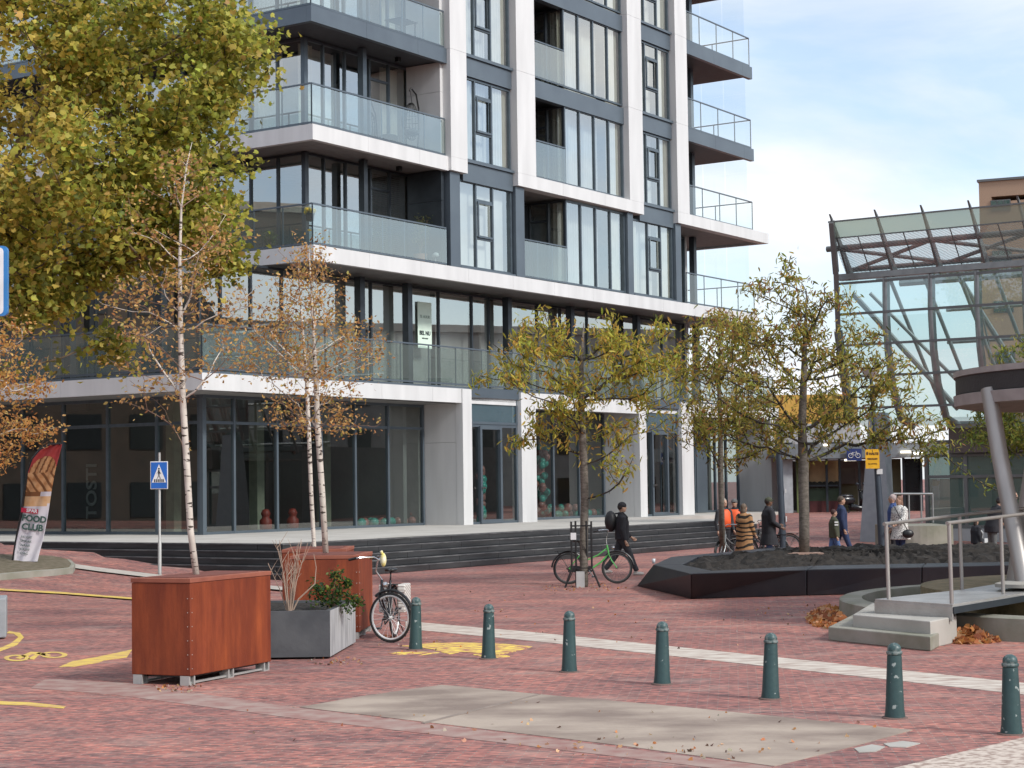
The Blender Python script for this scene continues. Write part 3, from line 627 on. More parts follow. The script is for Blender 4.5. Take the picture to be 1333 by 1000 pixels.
# ------------------------------------------------------------------ leaves and trees
def leaves(name, pos, size, cols, parent=None, shape='oval', droop=0.0, jitter=.35, out=None):
    """pos (n,3), size (n,), cols (n,3): one leaf-shaped face pair per position"""
    n = len(pos)
    if shape == 'oval': T = np.array([(-.5, 0, 0), (-.1, .27, .05), (.3, .2, .05), (.55, 0, 0), (.3, -.2, .05), (-.1, -.27, .05)])
    elif shape == 'lance': T = np.array([(-.5, 0, 0), (-.15, .13, .03), (.2, .11, .0), (.55, 0, -.12), (.2, -.11, .0), (-.15, -.13, .03)])
    else: T = np.array([(-.45, 0, 0), (-.3, .38, .08), (.1, .5, .1), (.15, .22, .0), (.55, 0, -.05), (.15, -.22, .0), (.1, -.5, .1), (-.3, -.38, .08)])
    k = len(T)
    d = RNG.normal(size=(n, 3)); d[:, 2] = d[:, 2] * .6 - droop; d /= np.linalg.norm(d, axis=1)[:, None]
    u = RNG.normal(size=(n, 3)) + np.array([0, 0, .9]); v = np.cross(u, d); v /= np.linalg.norm(v, axis=1)[:, None] + 1e-9
    w_ = np.cross(d, v)
    V = pos[:, None, :] + size[:, None, None] * (T[None, :, 0, None] * d[:, None, :] + T[None, :, 1, None] * v[:, None, :] + T[None, :, 2, None] * w_[:, None, :])
    V = V.reshape(-1, 3); h = k // 2
    fa = np.array([list(range(0, h + 1)), [0] + list(range(h, k))]) if k % 2 == 0 else None
    fl_ = [list(range(0, h + 1)), [h] + list(range(h + 1, k)) + [0]]
    ln = len(fl_[0]); fl2 = np.array(fl_)
    idx = (fl2[None] + (np.arange(n) * k)[:, None, None]).reshape(-1)
    me = bpy.data.meshes.new(name); me.vertices.add(n * k); me.vertices.foreach_set('co', V.astype(np.float32).ravel())
    me.loops.add(len(idx)); me.loops.foreach_set('vertex_index', idx.astype(np.int32)); me.polygons.add(2 * n)
    me.polygons.foreach_set('loop_start', (np.arange(2 * n) * ln).astype(np.int32)); me.polygons.foreach_set('loop_total', np.full(2 * n, ln, np.int32))
    me.update(calc_edges=True); at = me.color_attributes.new('col', 'FLOAT_COLOR', 'POINT')
    c4 = np.ones((n, k, 4), np.float32); c4[:, :, :3] = cols[:, None, :]; at.data.foreach_set('color', c4.ravel()); me.materials.append(LEAF)
    o = bpy.data.objects.new(name, me); COL.objects.link(o)
    if parent: o.parent = parent
    return o

def grow(trunk, targets, seg=.4, jit=.05, arch=.12, down=3.0):
    """grow limbs from a trunk polyline towards targets; returns nodes, parent index"""
    nodes = [np.array(p, float) for p in trunk]; par = [-1] + list(range(len(trunk) - 1)); plen = [0.0]
    for i in range(1, len(nodes)): plen.append(plen[-1] + np.linalg.norm(nodes[i] - nodes[i - 1]))
    n0 = len(trunk); c = nodes[n0 - 1]; order = np.argsort([np.linalg.norm(t - c) + RNG.random() * .8 for t in targets]); tips = []
    lock = max(1, int(n0 * .25))
    for ti in order:
        t = targets[ti]; A = np.array(nodes); d = np.linalg.norm(A - t, axis=1); cost = d + down * np.maximum(0, A[:, 2] + .35 * d - t[2]) + .18 * np.array(plen); cost[:lock] += 50
        j = int(np.argmin(cost)); a = nodes[j]; L_ = d[j]; k = max(2, int(L_ / seg)); last = j
        side = RNG.normal(size=3) * jit * L_
        for q in range(1, k + 1):
            f = q / k; p = a + (t - a) * f + np.array([0, 0, -arch * L_]) * math.sin(math.pi * f) * .6 + side * math.sin(math.pi * f) + RNG.normal(size=3) * jit * .25 * (q < k)
            nodes.append(p); par.append(last); plen.append(plen[last] + L_ / k); last = len(nodes) - 1
        tips.append(last)
    return nodes, par, tips
def branch_mesh(name, nodes, par, rt, expo, r0, mats, parent, n0, thick=.02, skip_trunk=False):
    n = len(nodes); cnt = np.zeros(n); ch = [[] for _ in range(n)]
    for i, p in enumerate(par):
        if p >= 0: ch[p].append(i)
    for i in range(n - 1, -1, -1):
        if not ch[i]: cnt[i] = 1
        if par[i] >= 0: cnt[par[i]] += cnt[i]
    # trunk nodes precede their children, but limbs were appended later: indices always grow outwards
    r = rt * cnt ** expo; r = np.minimum(r, r0)
    b = MB(); starts = [(0, None)]
    while starts:
        i, src = starts.pop(); pts = []; rr = []
        if src is not None: pts.append(nodes[src]); rr.append(min(r[i] * 1.1, r[src]))
        while True:
            pts.append(nodes[i]); rr.append(r[i])
            if not ch[i]: break
            m_ = max(ch[i], key=lambda q: (q < n0, cnt[q]))
            for q in ch[i]:
                if q != m_: starts.append((q, i))
            i = m_
        if len(pts) > 1:
            b.cur = 0 if rr[0] > thick else (1 if len(mats) > 1 else 0)
            b.tube(pts, rr, 9 if rr[0] > .06 else (6 if rr[0] > .02 else 4), caps=rr[0] > .04)
    return b.build(name, mats, parent, smooth=True)

def pick(cols, n, wts=None, var=.18):
    c = np.array(cols)[RNG.choice(len(cols), n, p=wts)]; return np.clip(c * (1 + RNG.normal(size=(n, 1)) * var) * (1 + RNG.normal(size=(n, 3)) * .06), .005, .95)

def tree(name, label, cat, base, trunk, targets, leafn, lsize, cols, wts, shape, spread, bark, rt, expo, r0, droop=.3, group=None, arch=.12, seg=.4, colfn=None, thick=.02, barename='trunk'):
    t = thing(name, label, cat, base, 0, group)
    bb = np.array(base); tr_ = [np.array(p) - bb for p in trunk]; tg = [np.array(p) - bb for p in targets]
    nodes, par, tips = grow(tr_, tg, seg, arch=arch)
    branch_mesh(barename, nodes, par, rt, expo, r0, bark, t, len(trunk), thick)
    A = np.array(nodes); n0 = len(trunk); outer = np.array([i for i in range(n0, len(A))]);
    # leaves around tips and along the last pieces of each limb
    w_ = np.ones(len(outer)); tipset = set(tips)
    for a, i in enumerate(outer): w_[a] = 3.0 if i in tipset else .8
    w_ /= w_.sum(); s = outer[RNG.choice(len(outer), leafn, p=w_)]; pr = np.array(par)[s]; f = RNG.random((leafn, 1))
    pos = A[s] * f + A[pr] * (1 - f) + RNG.normal(size=(leafn, 3)) * np.array(spread)
    col = pick(cols, leafn, wts)
    if colfn is not None: col = colfn(pos + bb, col)
    leaves('crown', pos, lsize * (.65 + .7 * RNG.random(leafn)), col, t, shape, droop)
    return t

def ell(c, r, n, hollow=.0, pw=.5):
    d = RNG.normal(size=(n, 3)); d /= np.linalg.norm(d, axis=1)[:, None]; q = (hollow + (1 - hollow) * RNG.random((n, 1)) ** pw)
    return [np.array(c) + np.array(r) * x for x in d * q]
def lobes(spec, hollow=.3):      # (px, py, Y, rx px, ry px, depth m, n)
    o = []
    for px, py, Y, rx, ry, dp, n in spec:
        c = P(px, py, Y); o += ell(tuple(c), (rx * Y / F, dp, ry * Y / F), n, hollow)
    return o

# great plane tree on the left
Yp = 39
tgt = lobes([(60, 60, Yp, 150, 130, 3.4, 64), (210, 60, Yp - 1, 110, 110, 2.6, 46), (300, 40, Yp + .5, 56, 95, 1.8, 24), (90, 230, Yp - 2, 140, 110, 2.8, 60), (235, 220, Yp, 90, 110, 2.2, 36),
             (60, 330, Yp - 1, 85, 70, 2.2, 34), (170, 130, Yp + 2.5, 150, 130, 2.0, 20), (275, 300, Yp, 42, 70, 1.6, 18), (90, -120, Yp, 190, 120, 4, 40), (-120, 100, Yp, 160, 250, 4, 50), (50, 395, Yp - 1.5, 50, 24, 1.0, 8), (185, 330, Yp, 60, 60, 1.6, 14), (150, 450, Yp + 1, 18, 30, .6, 4)])
tb = P(-95, 760, Yp); tb.z = gh(tb.x, tb.y)
trunk = [tb, P(-92, 600, Yp), P(-80, 480, Yp), P(-50, 380, Yp), P(-20, 280, Yp), P(30, 180, Yp), P(80, 70, Yp), P(110, -60, Yp)]
GR = [(.30, .32, .06), (.42, .42, .075), (.56, .50, .10), (.17, .19, .045), (.46, .32, .09), (.58, .50, .11)]
def plane_col(pos, col):
    # the left part of this crown gets more yellow leaves
    d = np.exp(-(((pos[:, 0] + 11.0) / 2.6) ** 2 + ((pos[:, 2] - 10.0) / 2.6) ** 2))[:, None]; m_ = RNG.random((len(pos), 1)) < d * .7
    return np.where(m_, np.array([.60, .46, .10]) * (1 + RNG.normal(size=(len(pos), 1)) * .15), col)
tree('plane_tree', 'huge green and yellow plane tree filling the upper left, hiding the corner balconies', 'tree', tb, trunk, tgt, 44000, .135, GR, [.30, .28, .14, .16, .04, .08], 'palm', (.25, .25, .22), [BARKP, BARKD], .012, .5, .42, .15, colfn=plane_col, seg=.6, thick=.022)

# birches
BL = [(.58, .35, .12), (.46, .25, .09), (.66, .46, .18), (.28, .15, .07), (.40, .34, .10)]
Yb = 21.9
tgt = lobes([(235, 300, Yb, 75, 110, 1.0, 60), (235, 430, Yb, 105, 90, 1.1, 64), (170, 400, Yb, 50, 60, .7, 20), (300, 350, Yb, 50, 70, .7, 20), (230, 225, Yb, 26, 50, .5, 14), (190, 500, Yb, 40, 36, .5, 12), (285, 445, Yb, 48, 50, .7, 14)])
tree('birch_tree', 'slender white birch with sparse golden leaves in the large front rust planter', 'tree', P(256, 752, Yb), [P(256, 752, Yb), P(248, 690, Yb), P(243, 600, Yb), P(238, 520, Yb), P(235, 430, Yb), P(234, 340, Yb), P(236, 270, Yb), P(243, 215, Yb), P(250, 185, Yb)], tgt, 2400, .052, BL, [.34, .24, .18, .12, .12], 'oval', (.07, .07, .06), [BIRCH, TWIG], .0027, .55, .047, .5, 'birches in the rust planters', arch=.06, seg=.16, thick=.009)
Yc = 27.6
tgt = lobes([(400, 420, Yc, 75, 75, 1.0, 60), (440, 470, Yc, 60, 60, 1.0, 44), (350, 460, Yc, 50, 50, .8, 24), (395, 345, Yc, 40, 50, .6, 24), (430, 540, Yc, 70, 34, .8, 30), (470, 445, Yc, 36, 36, .6, 14)])
tree('birch_tree', 'right birch of the pair, in the rust planter behind the stone trough', 'tree', P(424, 720, Yc), [P(424, 720, Yc), P(420, 650, Yc), P(414, 560, Yc), P(411, 490, Yc), P(408, 430, Yc), P(405, 370, Yc), P(402, 320, Yc)], tgt, 3100, .055, BL, [.34, .28, .12, .16, .10], 'oval', (.09, .09, .08), [BIRCH, TWIG], .0030, .55, .060, .55, 'birches in the rust planters', arch=.06, seg=.2, thick=.010)
Yd = 30.4
tgt = lobes([(385, 440, Yd, 60, 70, .9, 44), (350, 400, Yd, 40, 50, .7, 22), (420, 390, Yd, 40, 50, .7, 22), (370, 530, Yd, 50, 30, .7, 18), (330, 460, Yd, 30, 30, .5, 10), (395, 340, Yd, 26, 30, .5, 10)])
tree('birch_tree', 'left hand birch of the pair, farther back, in the rear rust planter', 'tree', P(409, 712, Yd), [P(409, 712, Yd), P(405, 640, Yd), P(402, 560, Yd), P(399, 490, Yd), P(394, 430, Yd), P(390, 380, Yd), P(388, 330, Yd)], tgt, 1800, .055, BL, [.30, .30, .10, .20, .10], 'oval', (.09, .09, .08), [BIRCH, TWIG], .0030, .55, .060, .55, 'birches in the rust planters', arch=.06, seg=.2, thick=.010)
Ye = 24
tgt = lobes([(-5, 470, Ye, 62, 40, .8, 30), (-20, 540, Ye, 70, 50, .8, 34), (40, 555, Ye, 32, 16, .4, 10), (-10, 590, Ye, 30, 30, .5, 14), (-90, 420, Ye, 90, 120, 1.0, 40), (5, 430, Ye, 40, 22, .4, 10), (20, 505, Ye, 45, 18, .4, 12)])
tree('orange_tree', 'orange leaved branches reaching in at the left edge from a tree outside the frame', 'tree', P(-130, 860, Ye), [P(-130, 860, Ye), P(-126, 700, Ye), P(-122, 600, Ye), P(-118, 500, Ye), P(-116, 400, Ye), P(-115, 300, Ye)], tgt, 5200, .052, [(.62, .36, .11), (.50, .25, .08), (.66, .46, .18), (.30, .14, .06)], [.36, .28, .22, .14], 'oval', (.10, .10, .08), [BIRCH, TWIG], .0030, .55, .07, .5, arch=.05, seg=.2, thick=.010)

# square trees with narrow drooping leaves
CL = [(.44, .42, .07), (.56, .45, .08), (.34, .36, .065), (.52, .30, .08), (.14, .15, .04), (.54, .40, .10)]
Y1 = 40.4
tgt = lobes([(770, 470, Y1, 100, 65, 1.6, 60), (700, 430, Y1, 40, 32, .9, 14), (840, 490, Y1, 60, 50, 1.0, 24), (735, 545, Y1, 55, 30, 1.0, 12), (700, 500, Y1, 60, 50, 1.2, 18), (850, 430, Y1, 35, 20, .6, 6), (655, 490, Y1, 36, 14, .5, 6), (680, 455, Y1, 40, 30, .8, 10), (890, 470, Y1, 22, 30, .5, 5), (800, 600, Y1 - .4, 36, 16, .4, 5), (690, 570, Y1, 32, 16, .5, 5), (820, 550, Y1, 50, 30, .9, 10)])
tree('square_tree', 'small tree with yellow green drooping leaves growing from the paving by the green bicycle', 'tree', G(760, 764), [G(760, 764), P(760, 700, Y1), P(761, 650, Y1), P(760, 605, Y1), P(758, 565, Y1), P(756, 520, Y1), P(757, 470, Y1), P(760, 420, Y1)], tgt, 5400, .15, CL, [.27, .26, .17, .14, .08, .08], 'lance', (.12, .12, .09), [BARKG, BARKD], .0085, .5, .14, .9, 'trees on the square', arch=.1, seg=.3, thick=.06)
CL2 = [(.36, .34, .07), (.46, .34, .08), (.26, .29, .06), (.34, .17, .07), (.11, .10, .04), (.40, .30, .08)]
Y2 = 40.6; bz = .62
tgt = lobes([(1040, 480, Y2, 130, 85, 1.9, 90), (1010, 400, Y2, 60, 60, 1.2, 30), (1130, 540, Y2, 90, 45, 1.3, 38), (1080, 420, Y2, 50, 60, 1.0, 20), (1195, 565, Y2, 58, 34, .9, 18), (1130, 470, Y2, 60, 50, 1.0, 16), (930, 520, Y2, 50, 40, 1.0, 12), (960, 450, Y2, 60, 50, 1.2, 22), (1020, 350, Y2, 16, 26, .4, 5), (1170, 500, Y2, 40, 30, .8, 10), (985, 560, Y2, 60, 30, 1.0, 12), (1100, 390, Y2, 14, 22, .4, 3)])
tb = P(1047, 722, Y2)
tree('square_tree', 'largest square tree with olive and russet leaves, standing in the soil bed', 'tree', tb, [tb, P(1047, 680, Y2), P(1046, 640, Y2), P(1046, 600, Y2), P(1044, 560, Y2), P(1046, 500, Y2), P(1048, 440, Y2), P(1050, 380, Y2)], tgt, 9000, .14, CL2, [.30, .22, .18, .12, .10, .08], 'lance', (.13, .13, .10), [BARKG, BARKD], .0085, .5, .20, .8, 'trees on the square', arch=.1, seg=.3, thick=.06)
Y3 = 46.5
tgt = lobes([(935, 480, Y3, 65, 85, 1.5, 56), (900, 545, Y3, 50, 40, 1.0, 16), (990, 560, Y3, 40, 30, .9, 12), (950, 420, Y3, 50, 30, 1.0, 16), (985, 500, Y3, 40, 50, 1.0, 14), (975, 595, Y3, 30, 12, .5, 5)])
tb = G(939, 735)
tree('square_tree', 'slim brown leaved tree behind the soil bed, beside the standing people', 'tree', tb, [tb, P(940, 690, Y3), P(939, 650, Y3), P(938, 610, Y3), P(938, 560, Y3), P(936, 500, Y3), P(937, 440, Y3)], tgt, 5200, .14, CL2, [.26, .26, .14, .16, .10, .08], 'lance', (.13, .13, .10), [BARKG, BARKD], .0085, .5, .13, .8, 'trees on the square', arch=.1, seg=.3, thick=.06)
Y4 = 41
tgt = lobes([(1350, 520, Y4, 90, 60, 1.6, 60), (1300, 560, Y4, 45, 34, 1.0, 22), (1340, 455, Y4, 60, 28, 1.0, 18), (1420, 480, Y4, 80, 90, 1.6, 30), (1225, 585, Y4 - 1, 18, 8, .3, 2)])
tb = P(1400, 722, Y4)
tree('square_tree', 'green leaved tree behind the round canopy at the right edge', 'tree', tb, [tb, P(1398, 660, Y4), P(1396, 610, Y4), P(1394, 560, Y4), P(1392, 500, Y4), P(1394, 430, Y4)], tgt, 6200, .14, [(.20, .25, .05), (.30, .30, .06), (.13, .16, .04), (.42, .36, .08)], [.36, .32, .18, .14], 'lance', (.13, .13, .10), [BARKG, BARKD], .0085, .5, .16, .8, 'trees on the square', arch=.1, seg=.3, thick=.06)

# ------------------------------------------------------------------ balloons behind the shop glass
TEAL = mat('teal_balloon', (.05, .40, .32), .25); ROSE = mat('rose_balloon', (.42, .17, .14), .3)
bal = {}
for nm, mm in (('teal', TEAL), ('rose', ROSE)):
    b = MB(); b.ball((0, 0, 0), .15, .15, .165, 14, 10); b.lathe([(.006, -.19), (.022, -.185), (.012, -.165), (.02, -.155)], 8)
    me = b.build('balloon', mm, smooth=True); bal[nm] = me
used = set()
ORD = ['first', 'second', 'third', 'fourth', 'fifth', 'sixth', 'seventh', 'eighth', 'ninth', 'tenth', 'eleventh', 'twelfth', 'thirteenth', 'fourteenth', 'fifteenth', 'sixteenth', 'seventeenth', 'eighteenth', 'nineteenth', 'twentieth']
cntb = {}
def balloon(nm, s, y, z, where):
    o = bal[nm]
    if nm in used: o = o.copy(); COL.objects.link(o)
    used.add(nm); o.location = at_b(s, y, z); o.scale = [1 + random.uniform(-.12, .12)] * 3; o.rotation_euler = (random.uniform(-.9, .9), random.uniform(-.9, .9), 0)
    j = cntb[(nm, where)] = cntb.get((nm, where), -1) + 1; o['label'] = f'{nm} balloon, {ORD[j]} {nm} one {"up from the floor" if ("column" in where or "string" in where) else "from the left"} {where}'; o['category'] = 'balloon'; o['group'] = f'{nm} balloons {where}'
wc = 'in the tall balloon column'
for i in range(34):
    z = .16 + i * .082; balloon('teal' if (i // 4) % 2 == 0 else 'rose', SX(705, 620, 2.2) + random.uniform(-.22, .24), 2.15 + random.uniform(-.12, .25), z, wc)
wf = 'in the middle window heap'
for i in range(26):
    s = SX(716, 660, 2.2) + i * .14; balloon(random.choice(['teal', 'rose']), s, 2.0 + random.uniform(0, .4), .17 + (.26 if i % 3 == 0 and i < 14 else 0), wf)
wd = 'in the door balloon string'
for i in range(15): balloon('teal' if (i // 4) % 2 == 0 else 'rose', SX(633, 640, .7) + random.uniform(-.08, .08), .8 + random.uniform(0, .2), .16 + i * .13, wd)
wg = 'in the corner window heap'
for i in range(20):
    s = SX(470, 690, 2.1) + i * .2; balloon(random.choice(['teal', 'rose']), s, 2.0 + random.uniform(0, .35), .16 + (.24 if i > 13 and i % 2 else 0), wg)
REDP = mat('red_lantern', (.35, .045, .03), .5)
for px, lab in ((346, 'small red pot figure behind the corner shop window, left of its pair'), (381, 'small red pot figure behind the corner shop window, right of its pair')):
    b = MB(); b.lathe([(.16, 0), (.2, .1), (.2, .34), (.12, .42), (.13, .48), (.16, .55), (.1, .68), (.02, .7)], 14); o = b.build('red_pot', REDP, smooth=True); o.location = at_b(SX(px, 690, 2.4), 2.4, .02); tag(o, lab, 'pot')
# window poster on the first floor
t = thing('poster', 'pale green paper notice with two lines of dark lettering stuck in a first floor window', 'poster', at_b(SX(552, 423, 1.92), 1.90, 0), R(90) - ANG)
zt, zb = 7.98, 6.32; b = MB(); b.box(-.42, .42, -.012, 0, zb, zt); b.build('paper', mat('poster_paper', (.72, .86, .74), .8, col2=(.68, .82, .70)), t)
DKT = mat('letter_dark', (.03, .05, .05), .7)
text('lettering', 'TE HUUR', .15, mat('letter_soft', (.25, .34, .30), .7), t, (0, -.018, 7.45)); text('lettering', 'BEL NU', .2, DKT, t, (0, -.018, 6.86), bold=.008); text('lettering', 'informatie', .09, DKT, t, (0, -.018, 6.68))
# balcony plants and ornaments
GRN = [(.05, .10, .03), (.09, .14, .04), (.13, .17, .05)]
def potplant(name, label, loc, h, r, potm, cols=GRN, n=500, pr=.2, ph=.35, ls=.09, shape='lance', grp=None):
    t = thing(name, label, 'plant', loc, 0, grp)
    b = MB(); b.lathe([(pr * .72, 0), (pr, ph * .9), (pr * 1.06, ph), (pr * .9, ph), (pr * .85, ph * .85)], 16); b.build('pot', potm, t, smooth='auto')
    b = MB(); tips = []
    for k in range(12):
        a = random.random() * 6.28; q = (r * random.uniform(.2, .8) * math.cos(a), r * random.uniform(.2, .8) * math.sin(a), ph + h * random.uniform(.5, 1)); b.tube([(0, 0, ph * .8), (q[0] * .4, q[1] * .4, ph + h * .4), q], [.012, .008, .003], 5); tips.append(q)
    b.build('stem', TWIG, t); tp = np.array(tips)[RNG.integers(0, 12, n)]; pos = tp * (.55 + .45 * RNG.random((n, 1))) + RNG.normal(size=(n, 3)) * r * .22; pos[:, 2] = np.maximum(pos[:, 2], ph)
    leaves('foliage', pos, ls * (.7 + .6 * RNG.random(n)), pick(cols, n), t, shape, -.2); return t
TERR = mat('terracotta', (.42, .20, .12), .8)
potplant('potted_plant', 'tall olive plant in a terracotta pot at the right end of the lowest corner balcony', at_b(SX(547, 330, .9), .9, 9.06), 1.3, .5, TERR, n=900, pr=.24, ph=.42, cols=[(.12, .14, .05), (.18, .18, .07)])
potplant('potted_plant', 'small bushy plant on the side balcony left of the corner post', at_b(6.0, 2.6, 9.06), .5, .3, BLACK, n=400, pr=.18, ph=.25)
b = MB(); b.lathe([(.12, 0), (.1, .1), (.05, .14), (.05, .3), (.03, .32), (.16, .34), (.14, .44), (.03, .5)], 14); o = b.build('mushroom_ornament', WHITE, smooth=True); o.location = at_b(SX(568, 335, .5), .5, 9.06); tag(o, 'white mushroom shaped ornament beside the terracotta pot on the balcony', 'ornament')
b = MB()
for k in range(7): a = k * .9; b.ball((.12 * math.cos(a), .12 * math.sin(a), .62 + .05 * math.sin(3 * a)), .085, n=8, m=6)
fo = thing('flower_pot', 'yellow flowers in a pot hung on the corner of the lowest balcony', 'flowers', at_b(5.35, .35, 9.55)); b.build('blossom', mat('yellow_flower', (.7, .5, .05), .7), fo); b = MB(); b.lathe([(.12, .3), (.16, .55)], 12); b.build('pot', BLACK, fo)
# upper balcony furniture
t = thing('garden_table', 'dark balcony table with chairs behind the topmost corner glass', 'table', at_b(10.9, .8, 16.74), R(90) - ANG); b = MB(); b.box(-.5, .5, -.35, .35, .72, .75); b.build('table_top', BLACK, t)
for sx in (-.42, .42):
    for sy in (-.28, .28): b = MB(); b.box(sx - .02, sx + .02, sy - .02, sy + .02, 0, .72); b.build('leg', BLACK, t)

# ------------------------------------------------------------------ glass station hall
SE = Vector((.834, -.552, 0)); SI = Vector((.552, .834, 0)); S0 = Vector((12.5, 61.5, 0)); SROT = math.atan2(SE.y, SE.x)
def TX(x, y, d):
    v = Vector(ray(x, y)); o = Vector((0, 0, CH)); t = (S0 + SI * d - o).dot(SI) / v.dot(SI); p = o + v * t - S0; return p.dot(SE), p.z
ST = thing('station_hall', 'glass and steel station hall with leaning ribs and a trussed glass eave', 'building', S0, SROT)
LEN = 34.0
gx0 = TX(1207, 640, 1.6)[0]
def sb(name, m, fn, **k): b = MB(); fn(b); return b.build(name, m, ST, **k)
xr0, _ = TX(1155, 400, -.5); pitch_ = TX(1214, 400, -.5)[0] - xr0
zt_ = TX(1214, 361, -.5)[1]; zb_ = TX(1242, 553, 1.4)[1]
xl = TX(1092, 400, -.6)[0]
print('station', xr0, pitch_, zt_, zb_, xl, TX(1078, 292, -1.8), TX(1333, 265, -1.8), TX(1090, 325, -1.2), TX(1125, 352, -.3))
prof = [(-.55, zt_ + .1), (-.6, zt_ - 1.2), (-.5, zt_ - 2.4), (-.2, zt_ - 3.5), (.5, zt_ - 4.6), (1.5, zb_)]
def pat(z):
    for (y0, a), (y1, c) in zip(prof, prof[1:]):
        if c <= z <= a: return y0 + (y1 - y0) * (a - z) / (a - c)
    return prof[-1][0]
nr = int((LEN - xr0) / pitch_)
for k in range(nr):
    x = xr0 + k * pitch_; b = MB(); b.tube([(x, y, z) for y, z in prof], .13, 10); b.bar((x - .03, prof[0][0] - .14, prof[0][1]), (x - .03, prof[2][0] - .14, prof[2][1]), .05, .05); b.build('rib', STEEL, ST, smooth='auto')
for z in [zt_ - 1.05 * i for i in range(0, 7)]:
    if z > zb_: sb('purlin', STEELD, lambda b: b.bar((xl, pat(z) - .12, z), (LEN, pat(z) - .12, z), .06, .08))
g = MB()
for (y0, a), (y1, c) in zip(prof, prof[1:]): g.quad((xl, y0 - .1, a), (LEN, y0 - .1, a), (LEN, y1 - .1, c), (xl, y1 - .1, c))
g.build('front_glazing', GL_ST, ST)
# left end frame: broad steel fin leaning outwards
ez = TX(1078, 290, -1.9)[1]; ex = TX(1080, 292, -1.9)[0]
sb('end_frame', STEELD, lambda b: b.prism([(0, 0), (.28, 0), (.28, .01), (0, .01)], 0, 0) if 0 else [b.bar((xl + x0, y0, z0), (xl + x1, y1, z1), .16, .36) for (x0, y0, z0), (x1, y1, z1) in zip([(.42, -2.0, ez), (.25, -1.35, zt_ + .3), (.0, -.7, zt_ - 1.6)], [(.25, -1.35, zt_ + .3), (.0, -.7, zt_ - 1.6), (0, .1, 4.3)])])
sb('end_brace', STEEL, lambda b: [b.tube([(xl + .2, .2, zt_ - .3), (xl + 2.7, 3.2, zb_ + .6)], .10, 8), b.tube([(xl + .4, 1.2, zt_ - .2), (xl + 3.4, 4.6, zb_ + .4)], .07, 8)])
# eave: glass strip with fins, mesh panels, chords and diagonals
ye, yi = -2.0, -.75
zc1 = TX(1200, 314, -1.2)[1]; zc2 = TX(1200, 344, .35)[1]
sb('upper_chord', STEELD, lambda b: b.tube([(xl - .1, -1.25, zc1), (LEN, -1.25, zc1)], .10, 10), smooth='auto')
sb('lower_chord', STEELD, lambda b: b.tube([(xl, .35, zc2), (LEN, .35, zc2)], .085, 10), smooth='auto')
sb('gutter_beam', STEEL, lambda b: b.box(xl, LEN, -.75, -.3, zt_ + .12, zt_ + .32))
k = 0; x = xl + .2
while x < LEN - 3.4:
    sb('truss_diagonal', STEELD, lambda b: b.tube([(x, -1.2, zc1), (x + 3.3, .33, zc2)], .07, 7)); sb('truss_diagonal', STEELD, lambda b: b.tube([(x + 3.3, -1.2, zc1), (x, .33, zc2)], .07, 7)); x += 3.4
k = 0; x = ex + .1
while x < LEN:
    sb('fin', STEELD, lambda b: b.add([(x - .03, ye - .12, ez + .25), (x + .03, ye - .12, ez + .25), (x - .03, ye + .10, ez + .1), (x + .03, ye + .10, ez + .1), (x - .04, -.2, zt_ + .25), (x + .04, -.2, zt_ + .25), (x - .04, -.6, zt_ + .1), (x + .04, -.6, zt_ + .1)], [(0, 1, 3, 2), (2, 3, 5, 4), (4, 5, 7, 6), (6, 7, 1, 0), (0, 2, 4, 6), (1, 7, 5, 3)]))
    x += pitch_
GL_EAVE = glass('eave_glass', (.55, .68, .60), .10, .5, rough=.25, white=.55, wcol=(.46, .56, .47))
def mesh_glass():
    m = glass('fritted_glass', (.7, .78, .78), .12, .6, white=.35, wcol=(.42, .47, .50)); nt = m.node_tree
    mw = [n for n in nt.nodes if n.type == 'MIX_SHADER'][1]; w_ = nt.nodes.new('ShaderNodeTexWave'); w_.inputs['Scale'].default_value = 3.2; w_.inputs['Distortion'].default_value = 3; w_.inputs['Detail'].default_value = 2
    tcn = nt.nodes.new('ShaderNodeTexCoord'); mp = nt.nodes.new('ShaderNodeMapping'); mp.inputs['Rotation'].default_value = (0, .7, .5); nt.links.new(tcn.outputs['Object'], mp.inputs[0]); nt.links.new(mp.outputs[0], w_.inputs[0])
    mr = nt.nodes.new('ShaderNodeMapRange'); mr.inputs['To Min'].default_value = .12; mr.inputs['To Max'].default_value = .48; nt.links.new(w_.outputs['Fac'], mr.inputs[0]); nt.links.new(mr.outputs[0], mw.inputs[0]); return m
sb('eave_glass', GL_EAVE, lambda b: b.quad((ex, ye, ez), (LEN, ye, ez), (LEN, ye + .3, ez - .5), (ex, ye + .3, ez - .5)))
sb('fritted_panel', mesh_glass(), lambda b: b.quad((ex, ye + .32, ez - .53), (LEN, ye + .32, ez - .53), (LEN, -.62, zt_ + .3), (ex, -.62, zt_ + .3)))
sb('eave_trim', STEELD, lambda b: [b.bar((ex, ye - .02, ez), (LEN, ye - .02, ez), .05), b.bar((ex, ye + .31, ez - .515), (LEN, ye + .31, ez - .515), .04)] + [b.bar((ex + i * pitch_ / 2 + .9, ye + .31, ez - .515), (ex + i * pitch_ / 2 + .9, -.66, zt_ + .3), .03) for i in range(int(2 * (LEN - ex) / pitch_) - 1)])
